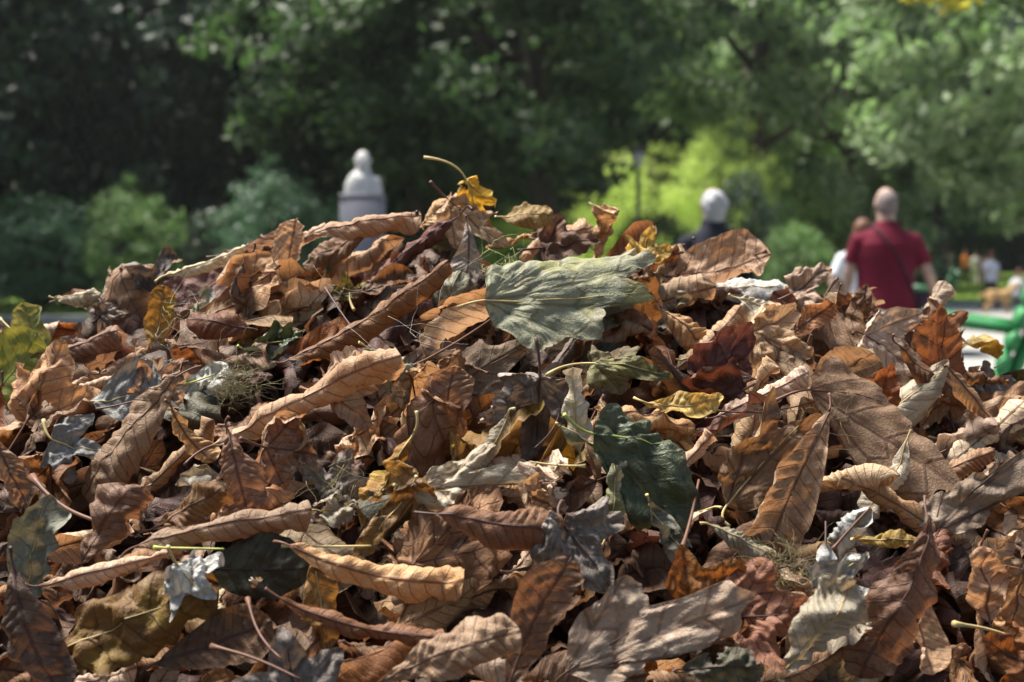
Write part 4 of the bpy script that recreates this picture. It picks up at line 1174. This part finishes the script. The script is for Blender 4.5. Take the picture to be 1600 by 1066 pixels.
# the wall of trees farther off
FARL = ['far dark tree at the outer end of the tree wall beyond the path', 'far dark tree above the dark rounded shrub', 'far dark tree above the light green arching shrub', 'far dark tree above the blue green shrub',
        'far dark tree straight behind the stone bust', 'far green tree behind the crown of the great evergreen', 'far green tree above the lamp post', 'far green tree above the tall yellow green bush', 'far green tree above the creeper-hung trunk',
        'far dark tree behind the person in the red shirt', 'far dark tree behind the figure in orange', 'far dark tree at the far side of the lawn above the bench', 'last far dark tree past the bench']
for k, (px, D) in enumerate([(-250, 62), (0, 66), (190, 60), (390, 64), (590, 62), (800, 68), (960, 75), (1120, 72), (1290, 80), (1440, 96), (1560, 104), (1700, 98), (1860, 90)]):
    far = px > 1350
    tree(px, D, 9.5 if not far else 10.5, (8.0, 5, 9.0) if not far else (8, 5, 9.6), 'far', 'dark' if px < 700 or far else 'mid',
         FARL[k], .4, group=['far trees behind the shrubs', 'far trees behind the evergreen', 'far trees behind the lawn'][0 if px < 700 else (2 if far else 1)])
for k, (px, lb) in enumerate([(-150, 'tallest far tree over the outer end of the shrubs'), (160, 'tallest far tree over the arching shrub'), (470, 'tallest far tree over the blue green shrub'), (780, 'tallest far tree over the great evergreen'),
                              (1060, 'tallest far tree over the lime bush'), (1330, 'tallest far tree over the person in the red shirt'), (1600, 'tallest far tree over the lawn'), (1880, 'tallest far tree over the bench')]):
    tree(px, 128, 15, (13, 7, 15), 'far', 'dark', lb, .5, group='tallest trees at the very back')
# shade trees outside the frame, on the side the sun comes from
tree(0, 27, 9.5, (5.5, 5.5, 4.5), 'big_b', 'dark', 'tall tree whose shade falls on the grey path', .4, x=-18.0)
tree(0, 33, 9.5, (5.5, 5.5, 4.5), 'big_b', 'dark', 'tree shading the shrubs beside the path', .4, x=-19.5)

def bush(px, D, top_py, half_px, kind, matk, label, name='shrub', depth=1.0):
    x = (px - 800) / F * D; z0 = float(terrain(x, D))
    top = zpx(top_py, D) - z0; rx = half_px / F * D
    e = empty(name, (x, D, z0), label, 'shrub')
    mb = MB(); g_ = np.random.default_rng(int(px))
    for k in range(8):
        a = g_.uniform(0, 6.28)
        mb.loft([(0.08 * math.cos(a), .08 * math.sin(a), -.02), (math.cos(a) * rx * .3, math.sin(a) * rx * .3, top * .4), (math.cos(a) * rx * .6, math.sin(a) * rx * .6, top * .75)], [.035, .025, .008], seg=6)
    link('stem', mb.mesh('stem', bark_m), e)
    c = link('foliage', crown(kind, matk), e)
    c.location = (0, 0, top * .5); c.scale = (rx * .95, rx * .9 * depth, top * .5); c.rotation_euler = (0, 0, px * .7)
    return e
bush(60, 38, 300, 115, 'bush', 'blue', 'dark rounded shrub beyond the grey path, at the outer end of the row')
bush(215, 37, 292, 80, 'fern', 'fresh', 'light green arching shrub between the two darker ones')
bush(335, 39, 322, 80, 'bush', 'dark', 'low dark shrub between the arching one and the blue green one')
bush(440, 37, 262, 98, 'fern', 'blue', 'blue green shrub with feathery sprays beside the stone bust')
bush(1005, 45, 232, 112, 'fine', 'lime', 'bright lime coloured bush in full sun behind the lamp post')
bush(1130, 43, 190, 88, 'fine', 'lime', 'tall yellow green bush above the person with white hair')
bush(1165, 40, 262, 52, 'bush', 'dark', 'dark rounded evergreen bush behind the person with white hair')
bush(1210, 44, 270, 45, 'fine', 'fresh', 'narrow green bush next to the dark rounded one')
bush(1030, 38, 335, 85, 'bush', 'mid', 'low green bush at the foot of the lime coloured bush')
bush(1245, 30, 345, 62, 'bush', 'fresh', 'round green bush between the two walking groups')
bush(1395, 52, 345, 85, 'bush', 'dark', 'dark bush under the light green trees')
bush(800, 58, 318, 60, 'fine', 'lime', 'sunlit green bush peeping over the crest of the heap')
# overhanging branch with golden leaves close above
def branch(px, py, D, label, n, rx, rz, matk):
    P_ = C0 + ray(px, py) * D
    e = empty('overhanging_branch', P_, label, 'branch')
    mb = MB(); mb.loft([(3.5, .3, 1.2), (1.6, .1, .55), (.5, 0, .2), (-.4, 0, .02)], [.05, .035, .02, .006], seg=8)
    mb.loft([(1.6, .1, .55), (1.2, -.2, .2), (.9, -.3, .0)], [.02, .012, .004], seg=6)
    link('bough', mb.mesh('bough', bark_m), e)
    g_ = np.random.default_rng(9)
    V, q = crown_verts(31, 16, n, .055, .4, .5, .1)
    P4 = V.reshape(-1, 4, 3); cc = P4.mean(1, keepdims=True)
    V = (cc * np.array([rx, .4, rz]) + (P4 - cc)).reshape(-1, 3)
    link('foliage', mesh_np('foliage', V + np.array([.25, 0, .12]), q, FM[matk], False), e)
branch(1425, 12, 10, 'branch with golden yellow leaves hanging in at the top', 12, .5, .15, 'gold')
branch(1560, 6, 11, 'branch with olive leaves in the top corner', 26, .5, .22, 'mid')

# ------------------------------------------------------------------ stone bust on its pedestal
stone_m = simple_mat('white_stone', (.47, .465, .45), .7, .1, 14, .2, .3)
ped_m = simple_mat('grey_granite', (.17, .17, .195), .6, .12, 30, .15, .3)
D = 20.0
xb = (568 - 800) / F * D
ptop = zpx(305, D)
e = empty('pedestal', (xb, D, 0), 'tall grey granite pedestal under the white stone bust', 'pedestal')
mb = MB(); mb.box((0, 0, .12), (1.0, 1.0, .24), bev=.02); link('base', mb.mesh('base', ped_m, False), e)
mb = MB(); mb.box((0, 0, (ptop - .08 + .24) / 2), (.58, .58, ptop - .08 - .24), bev=.015); link('shaft', mb.mesh('shaft', ped_m, False), e)
mb = MB(); mb.box((0, 0, ptop - .04), (.595, .595, .078), bev=.01); link('cap', mb.mesh('cap', ped_m, False), e)
mb = MB()
# torso cut off above the elbows, drapery over one shoulder; the face looks to the viewer (-y), head turned a little
mb.loft([(.01, 0, .0), (.01, 0, .10), (0, 0, .19), (-.01, .0, .25), (-.01, .01, .30), (0, .01, .345), (0, .01, .39)], [.275, .272, .255, .215, .16, .12, .10], [.16, .17, .165, .15, .12, .095, .08], seg=28)
mb.loft([(0, .01, .33), (0, .0, .40), (0, -.01, .45)], [.11, .10, .095], seg=14)
hr = Matrix.Rotation(R(12), 4, 'Z')
mb.sph((0, -.01, .515), (.104, .125, .150), rot=hr)
mb.sph((0.005, -.065, .46), (.072, .075, .07))
mb.loft([(.02, -.135, .525), (.024, -.158, .50), (.022, -.14, .485)], [.012, .021, .016], seg=8)
mb.sph((.02, -.118, .455), (.04, .025, .014)); mb.sph((.018, -.1, .42), (.052, .045, .04))
mb.sph((-.018, -.118, .55), (.034, .02, .013)); mb.sph((.055, -.108, .55), (.034, .02, .013))
mb.sph((-.108, .0, .51), (.014, .025, .04)); mb.sph((.108, .02, .51), (.014, .025, .04))             # ears
for k in range(5):                                                                                      # folds of the coat
    mb.loft([(-.14 + k * .03, -.10 - .01 * k, .31 - k * .02), (-.06 + k * .04, -.155, .18 - k * .02), (.02 + k * .03, -.16, .02)], [.012, .014, .012], seg=6)
o = link('stone_bust', mb.remesh('stone_bust', .009, stone_m, 3)); o.location = (xb, D, ptop + .002); o.scale = (.98, .98, .92)
tag(o, 'white stone bust of a man on the tall grey pedestal', 'bust')

# ------------------------------------------------------------------ lamp post
iron_m = simple_mat('black_iron', (.02, .022, .022), .45, .2, 20, 0, .5)
glass_m = simple_mat('lantern_glass', (.30, .31, .27), .3, .1, 5, 0, .5)
D = 32.0; xl = (996 - 800) / F * D; zl = zpx(262, D)
e = empty('lamp_post', (xl, D, 0), 'slim black lamp post in front of the lime coloured bush', 'lamp post')
mb = MB(); mb.loft([(0, 0, 0), (0, 0, .1), (0, 0, .5), (0, 0, .9), (0, 0, 1.0), (0, 0, zl)], [.14, .14, .09, .085, .055, .045], seg=14); link('pole', mb.mesh('pole', iron_m), e)
mb = MB(); mb.loft([(0, 0, zl), (0, 0, zl + .05), (0, 0, zl + .32)], [.06, .09, .17], seg=6); link('lantern', mb.mesh('lantern', glass_m, False), e)
mb = MB(); mb.loft([(0, 0, zl + .32), (0, 0, zl + .34), (0, 0, zl + .43), (0, 0, zl + .5)], [.20, .20, .07, .015], seg=6); link('cap', mb.mesh('cap', iron_m, False), e)

# ------------------------------------------------------------------ green benches
green_m = simple_mat('green_paint', (.015, .17, .045), .55, .12, 12, .05, .5)
dgreen_m = simple_mat('dark_green_paint', (.01, .08, .028), .4, .12, 12, .05, .5)
def bench(x, y, rot, label, s=1.0, green_m=None, Lb=1.7, name='park_bench', cat='bench'):
    """bench faces local -x; runs along local y"""
    e = empty(name, (x, y, .012), label, cat, rot=(0, 0, rot))
    e.scale = (s, s, s)
    for sy in (0, Lb):
        mb = MB()
        mb.loft([(-.42, sy, 0), (-.38, sy, .25), (-.33, sy, .5), (-.30, sy, .885)], [.028, .024, .024, .022], seg=10)
        link('leg', mb.mesh('leg', green_m), e)
        mb = MB()
        mb.loft([(.12, sy, 0), (.06, sy, .3), (.04, sy, .5), (.18, sy, .85), (.29, sy, 1.15)], [.03, .026, .026, .026, .022], seg=10)
        link('leg', mb.mesh('leg', green_m), e)
        mb = MB(); mb.loft([(-.42, sy, .46), (.0, sy, .46)], [.022, .022], seg=8); link('seat_rail', mb.mesh('seat_rail', green_m), e)
        mb = MB(); mb.loft([(-.36, sy, .905), (-.33, sy, .925), (-.2, sy, .91), (.0, sy, .885), (.10, sy, .87)], [.012, .026, .027, .027, .027], [.012, .034, .034, .034, .034], seg=12); link('armrest', mb.mesh('armrest', green_m), e)
    sm = MB(); sm.box((0, 0, 0), (.09, Lb + .06, .04), bev=.012); seat_me = sm.mesh('slat', green_m, False)
    for k in range(5):
        o = link('slat', seat_me, e); o.location = (-.40 + k * .098, Lb / 2, .50)
    bm_ = MB(); bm_.box((0, 0, 0), (.062, Lb + .12, .098), bev=.02); back_me = bm_.mesh('slat', green_m, False)
    for k in range(6):
        o = link('slat', back_me, e); z = .60 + k * .106; o.location = (-.02 + (z - .5) * .36 + .0, Lb / 2, z); o.rotation_euler = (0, R(20), 0)
    return e
DB = 6.6
bench((1550 - 800) / F * DB, DB, R(-19), 'bright green slatted armchair seen from its side, close behind the edge of the heap', green_m=green_m, Lb=.56, name='park_chair', cat='chair')
bench((1462 - 800) / F * 19, 19, R(-17), 'small green bench farther off, beside the hand of the person in red', green_m=dgreen_m)

# ------------------------------------------------------------------ people
skin_m = simple_mat('skin', (.36, .235, .185), .55, .06, 20, 0, .35)
def cloth(name, c, c2=None): return simple_mat(name, c, .85, .1, 10, .15, .15)
def interp_tab(tab, z):
    zs = [t[0] for t in tab]
    return [float(np.interp(z, zs, [t[k] for t in tab])) for k in range(1, len(tab[0]))]

def person(x, y, rz, h, label, shirt, legs_m, hair, build=1.0, hairstyle='short', arm_l=None, arm_r=None, step=.12, strap=None, voxel=.011, sleeves='short', group=None, lean=0.0, skin=skin_m, extra=None, z=None):
    """Standing figure 1.75 m tall before scaling, facing local +y."""
    s = h / 1.75
    e = empty('person', (x, y, float(terrain(x, y)) + .01 if z is None else z), label, 'person', group, rot=(0, 0, rz))
    e.scale = (s, s, s)
    b = build
    tors = [(.80, .0, .165 * b, .12 * b), (.92, .0, .175 * b, .125 * b), (1.02, .0, .165 * b, .12 * b), (1.12, .0, .168 * b, .12 * b), (1.25, .0, .185 * b, .125 * b), (1.34, .0, .185 * b, .118 * b), (1.405, .0, .145 * b, .095 * b), (1.455, .0, .085, .075), (1.48, 0, .066, .064)]
    sh = .185 * b
    arm_l = arm_l or [(-sh, 0, 1.365), (-sh - .07, -.02, 1.12), (-sh - .08, .06, .88)]
    arm_r = arm_r or [(sh, 0, 1.365), (sh + .07, -.02, 1.12), (sh + .08, .06, .88)]
    hipx = .095
    legs = []
    for sx, st in ((-1, step), (1, -step)):
        legs.append([(sx * hipx, 0, .90), (sx * (hipx + .01), st * .6 + .02, .50), (sx * (hipx + .015), st * 1.5 - (.06 if st < 0 else 0), .09 + (.03 if st < 0 else 0))])
    body = MB()
    body.loft([(0, t[1], t[0]) for t in tors], [t[2] - .012 for t in tors], [t[3] - .012 for t in tors], seg=24)
    body.loft([(0, 0, 1.42), (0, .0, 1.50), (0, .015, 1.56)], [.07, .064, .066], seg=14)
    body.sph((0, .015, 1.635), (.076, .094, .112)); body.sph((0, .05, 1.585), (.058, .06, .06))
    body.loft([(0, .105, 1.645), (0, .128, 1.612), (0, .112, 1.60)], [.008, .015, .012], seg=8)
    for sx in (-1, 1):
        body.sph((sx * .076, .01, 1.625), (.012, .02, .033))
        body.sph((sx * .03, .098, 1.66), (.022, .014, .010))
    body.sph((0, .10, 1.575), (.026, .014, .009))
    for arm in (arm_l, arm_r):
        A = [np.array(p, float) for p in arm]
        body.loft([A[0], (A[0] + A[1]) / 2, A[1], (A[1] * .6 + A[2] * .4), A[2]], [.052, .046, .038, .038, .026], seg=12)
        d = A[2] - A[1]; d /= np.linalg.norm(d)
        side = np.cross(d, [1, 0, 0]); side /= np.linalg.norm(side)
        hc = A[2] + d * .05
        body.loft([A[2] - d * .01, A[2] + d * .03, A[2] + d * .085], [.018, .02, .017], [.028, .042, .04], seg=12, up=tuple(side))
        for f in range(4):
            o_ = side * (-.030 + f * .02)
            fl_ = (.075, .085, .08, .062)[f]
            b0 = A[2] + d * .075 + o_
            inn = np.array([-np.sign(A[2][0]) * .25, 0, 0])
            body.loft([b0, b0 + (d + inn * .3) * fl_ * .5, b0 + (d + inn * 1.2) * fl_], [.009, .0085, .0065], seg=8)
        b0 = A[2] + d * .025 + side * .036
        body.loft([b0, b0 + d * .025 + side * .022, b0 + d * .055 + side * .026], [.012, .010, .008], seg=8)
    for Lg in legs:
        A = [np.array(p, float) for p in Lg]
        body.loft([A[0], (A[0] + A[1]) / 2, A[1], A[1] * .6 + A[2] * .4, A[2]], [.085, .072, .052, .05, .035], seg=14)
        body.loft([A[2] + (0, -.05, -.045), A[2] + (0, .05, -.05), A[2] + (0, .16, -.06)], [.034, .042, .03], [.035, .035, .02], seg=12, up=(0, 0, 1))
    link('body', body.remesh('body', voxel, skin, 3), e)
    # shirt
    m = MB()
    st_ = [t for t in tors if t[0] >= .85]
    st_ = [(.86, 0, .185 * b, .137 * b)] + st_[1:-2] + [(1.47, 0, .082, .076), (1.50, 0.004, .074, .07)]
    m.loft([(0, t[1], t[0]) for t in st_], [t[2] + .012 for t in st_], [t[3] + .014 for t in st_], seg=28)
    for arm in (arm_l, arm_r):
        A = [np.array(p, float) for p in arm]
        if sleeves == 'short':
            m.loft([A[0] * (.45, 1, 1) + (0, 0, .035), A[0], A[0] * .55 + A[1] * .45, A[0] * .3 + A[1] * .7], [.06, .068, .066, .064], seg=16)
        else:
            m.loft([A[0] * (.45, 1, 1) + (0, 0, .035), A[0], (A[0] + A[1]) / 2, A[1], A[2]], [.06, .066, .058, .05, .036], seg=16)
    if sleeves == 'long': m.loft([(0, 0, 1.44), (0, .0, 1.50), (0, .008, 1.535)], [.085, .078, .082], [.08, .074, .078], seg=16)
    link('shirt' if sleeves == 'short' else 'jacket', m.remesh('shirt', voxel, shirt, 4), e)
    m = MB()
    m.loft([(0, 0, .80), (0, 0, .86), (0, 0, .96)], [.165 * b, .178 * b, .172 * b], [.122 * b, .132 * b, .125 * b], seg=24)
    for Lg in legs:
        A = [np.array(p, float) for p in Lg]
        m.loft([A[0] + (0, 0, .0), (A[0] + A[1]) / 2, A[1], A[1] * .5 + A[2] * .5, A[2] + (0, 0, -.01)], [.098, .088, .068, .062, .056], seg=16)
    link('trousers', m.remesh('trousers', voxel, legs_m, 4), e)
    for Lg in legs:
        A2 = np.array(Lg[2], float)
        m = MB(); m.loft([A2 + (0, -.06, -.05), A2 + (0, .0, -.045), A2 + (0, .09, -.05), A2 + (0, .19, -.065)], [.036, .046, .05, .03], [.04, .045, .036, .018], seg=14, up=(0, 0, 1))
        link('shoe', m.remesh('shoe', .012, shoe_m, 2), e)
    m = MB()
    if hairstyle == 'puffy':
        m.sph((0, -.02, 1.65), (.088, .10, .084)); m.sph((0, -.05, 1.60), (.082, .07, .08)); m.sph((0, -.045, 1.55), (.07, .05, .05))
        g_ = np.random.default_rng(3)
        for k in range(34):
            d = g_.normal(0, 1, 3); d /= np.linalg.norm(d)
            if d[1] > .5 and d[2] < .4: continue
            m.sph(np.array([0, -.025, 1.642]) + d * (.078, .088, .078), g_.uniform(.014, .03), 8, 6)
    elif hairstyle == 'cropped':
        m.sph((0, -.012, 1.64), (.0775, .090, .088)); m.sph((0, -.03, 1.61), (.07, .07, .07))
    elif hairstyle == 'long':
        m.sph((0, -.01, 1.65), (.092, .10, .11)); m.loft([(0, -.04, 1.64), (0, -.06, 1.54), (0, -.07, 1.42)], [.09, .085, .06], [.06, .05, .03], seg=16)
    else:
        m.sph((0, -.012, 1.658), (.086, .098, .104))
    link('hair', m.remesh('hair', .010, hair, 2), e)
    if strap:
        # a band running over one shoulder and round to the opposite hip
        tt = [(t[0], t[2] + .022, t[3] + .024) for t in st_]
        P = []
        for k in range(40):
            a = 2 * math.pi * k / 40
            # plane through shoulder (-.11, 1.45) and hip (.17,.95)
            u = -math.cos(a)
            zz = 1.455 * (1 - (u + 1) / 2) + .93 * (u + 1) / 2
            zz = zz if u > -1 else 1.47
            rx_, ry_ = interp_tab(tt, zz)
            xx_ = -.10 + (u + 1) / 2 * (.10 + rx_)
            yy_ = ry_ * math.sqrt(max(0, 1 - min(1, (xx_ / rx_) ** 2))) * (1 if math.sin(a) > 0 else -1)
            P.append((xx_, yy_, zz))
        P.append(P[0])
        m = MB(); m.loft(P, .018, .006, seg=8, up=(0.3, 0, 1), cap=False)
        link('shoulder_strap', m.mesh('shoulder_strap', strap), e)
        m = MB(); m.box((.17 * b + .07, .06, .90), (.09, .24, .20), bev=.02); link('bag', m.mesh('bag', strap, False), e)
    return e

shoe_m = simple_mat('shoe_leather', (.03, .025, .02), .5, .1, 10)
black_m = cloth('black_cloth', (.016, .018, .026)); navy_m = cloth('navy_cloth', (.02, .024, .045)); red_m = cloth('red_cloth', (.105, .008, .021))
white_m = cloth('white_cloth', (.55, .57, .60)); strap_m = cloth('dark_strap', (.045, .03, .04))
whair = simple_mat('white_hair', (.36, .36, .37), .8, .08, 60, .4, .2); ghair = simple_mat('shaved_grey_hair', (.17, .14, .13), .8, .1, 60); bhair = simple_mat('auburn_hair', (.12, .05, .03), .6, .2, 50)
D = 10.2
person((1383 - 800) / F * D, D, R(4), 1.74, 'person with shaved head and dark red T-shirt walking away, strap across back', red_m, navy_m, ghair, build=1.16, hairstyle='cropped',
       arm_r=[(.205, 0, 1.36), (.30, -.06, 1.12), (.41, .08, .94)], arm_l=[(-.205, 0, 1.36), (-.25, .05, 1.14), (-.22, .22, .98)], strap=strap_m, voxel=.009)
D = 9.6
person((1113 - 800) / F * D, D, R(8), 1.70, 'person with short puffy white hair and black jacket, seen from behind', black_m, black_m, whair, build=1.0, hairstyle='puffy', sleeves='long')
D = 11.8
person((1346 - 800) / F * D, D, R(-6), 1.57, 'person in white T-shirt half hidden behind the one in red', white_m, navy_m, bhair, build=.95, hairstyle='short', strap=navy_m,
       arm_l=[(-.18, 0, 1.38), (-.27, -.05, 1.15), (-.20, .12, .98)])
orange_m = cloth('orange_cloth', (.75, .22, .04)); pink_m = cloth('pink_cloth', (.55, .28, .28)); rose_m = cloth('rose_cloth', (.42, .18, .13)); pale_m = cloth('pale_blue_cloth', (.50, .52, .62)); cream_m = cloth('cream_cloth', (.62, .56, .50))
D = 42
person((1547 - 800) / F * D, D, R(10), 1.72, 'far figure in pale blue shirt and dark trousers standing behind the tan dog', pale_m, navy_m, bhair, voxel=.02)
person((1507 - 800) / F * 72, 72, R(30), 1.72, 'far figure in bright orange top on the lawn', orange_m, black_m, bhair, voxel=.025)
person((1523 - 800) / F * 71, 71, R(-20), 1.66, 'far figure dressed in cream beside the one in orange', cream_m, cream_m, bhair, voxel=.025, sleeves='long')
person((1536 - 800) / F * 66, 66, R(0), 1.68, 'far figure in pink beside the one in cream', pink_m, rose_m, bhair, voxel=.025)
person((1483 - 800) / F * 74, 74, R(60), 1.6, 'far figure in dusky red next to the dark tree trunk', rose_m, black_m, bhair, voxel=.025)
# seated far figure: torso leaning, legs bent
def seated(x, y, rz, label):
    e = empty('person', (x, y, float(terrain(x, y)) + .01), label, 'person', rot=(0, 0, rz))
    b = MB()
    b.loft([(0, 0, .42), (0, .02, .6), (0, .08, .8), (0, .13, .93)], [.16, .16, .18, .09], [.12, .12, .11, .07], seg=18)
    b.sph((0, .2, 1.09), (.08, .1, .115)); b.loft([(0, .13, .9), (0, .17, 1.02)], [.06, .055], seg=10)
    b.loft([(0, .29, 1.09), (0, .32, 1.06)], [.01, .014], seg=6)
    for sx in (-1, 1):
        b.loft([(sx * .09, 0, .46), (sx * .11, .40, .48)], [.085, .06], seg=12)
        b.loft([(sx * .11, .40, .48), (sx * .11, .42, .1)], [.06, .035], seg=12)
        b.loft([(sx * .11, .38, .05), (sx * .11, .58, .035)], [.04, .03], seg=10)
        b.loft([(sx * .18, .1, .86), (sx * .24, .18, .62), (sx * .16, .38, .56)], [.05, .04, .026], seg=10)
        for f in range(5):
            b.loft([(sx * (.12 + f * .018), .38, .56), (sx * (.12 + f * .018), .46, .54)], [.01, .008], seg=6)
    link('body', b.remesh('body', .02, skin_m, 2), e)
    b = MB(); b.loft([(0, 0, .44), (0, .02, .6), (0, .08, .8), (0, .13, .92)], [.18, .18, .20, .10], [.14, .14, .13, .08], seg=18)
    for sx in (-1, 1): b.loft([(sx * .1, .1, .88), (sx * .19, .1, .84), (sx * .24, .18, .64)], [.07, .068, .055], seg=12)
    link('shirt', b.remesh('shirt', .02, white_m, 2), e)
    b = MB()
    for sx in (-1, 1):
        b.loft([(sx * .09, -.05, .46), (sx * .11, .42, .49)], [.10, .075], seg=12); b.loft([(sx * .11, .40, .50), (sx * .11, .42, .12)], [.073, .055], seg=12)
    link('trousers', b.remesh('trousers', .02, pale_m, 2), e)
    b = MB(); b.sph((0, .185, 1.12), (.09, .1, .105)); link('hair', b.remesh('hair', .015, bhair, 2), e)
seated((1583 - 800) / F * 40, 40, R(-70), 'far figure in white sitting at the end of the paving')
e = empty('park_stool', ((1583 - 800) / F * 40, 40, .012), 'low dark stool under the far seated figure', 'stool')
mb = MB(); mb.box((0, 0, .385), (.42, .42, .05), bev=.01); link('seat', mb.mesh('seat', iron_m, False), e)
for sx in (-1, 1):
    for sy in (-1, 1):
        mb = MB(); mb.loft([(sx * .17, sy * .17, 0), (sx * .15, sy * .15, .36)], [.018, .018], seg=8); link('leg', mb.mesh('leg', iron_m), e)
# tan dog on the paving
e = empty('dog', ((1560 - 800) / F * 38, 38, .012), 'tan dog standing on the paving in front of the far figures', 'dog', rot=(0, 0, R(8)))
b = MB()
b.loft([(-.32, 0, .52), (-.2, 0, .53), (0, 0, .50), (.18, 0, .49), (.30, 0, .52)], [.09, .12, .115, .15, .11], [.11, .13, .125, .17, .13], seg=18, up=(0, 0, 1))
b.loft([(.26, 0, .56), (.36, 0, .66), (.42, 0, .74)], [.10, .08, .07], seg=14)
b.sph((.45, 0, .77), (.09, .07, .07)); b.loft([(.50, 0, .76), (.60, 0, .73)], [.045, .03], seg=10)
for sy in (-1, 1): b.loft([(.42, sy * .06, .82), (.41, sy * .085, .74)], [.02, .028], [.01, .012], seg=8)
for sy in (-1, 1):
    b.loft([(.24, sy * .09, .45), (.23, sy * .09, .27), (.245, sy * .09, .06), (.27, sy * .09, .025)], [.065, .035, .024, .035], seg=10)
    b.loft([(-.28, sy * .09, .48), (-.20, sy * .09, .32), (-.36, sy * .09, .18), (-.34, sy * .09, .05), (-.31, sy * .09, .025)], [.09, .06, .028, .024, .034], seg=10)
b.loft([(-.38, 0, .56), (-.50, 0, .50), (-.58, 0, .40)], [.035, .03, .015], seg=8)
link('body', b.remesh('body', .014, simple_mat('tan_fur', (.42, .27, .13), .85, .2, 12, .2, .1), 3), e)
print('leaves', len(LEAVES))

hz = MB(); hz.box((0, 420, 22), (920, 1000, 46.2)); 
hm, hn, hl = new_mat('haze')
ho = hn.new('ShaderNodeOutputMaterial'); hv = hn.new('ShaderNodeVolumePrincipled')
hv.inputs['Color'].default_value = (.86, .93, .95, 1); hv.inputs['Density'].default_value = .00022; hv.inputs['Anisotropy'].default_value = .2  # added volume that lifts the darkest background tones
hl.new(hv.outputs[0], ho.inputs['Volume'])
tag(link('haze', hz.mesh('haze', hm, False)), 'thin pale haze added to lift the dark tones of the background', 'haze', kind='stuff')
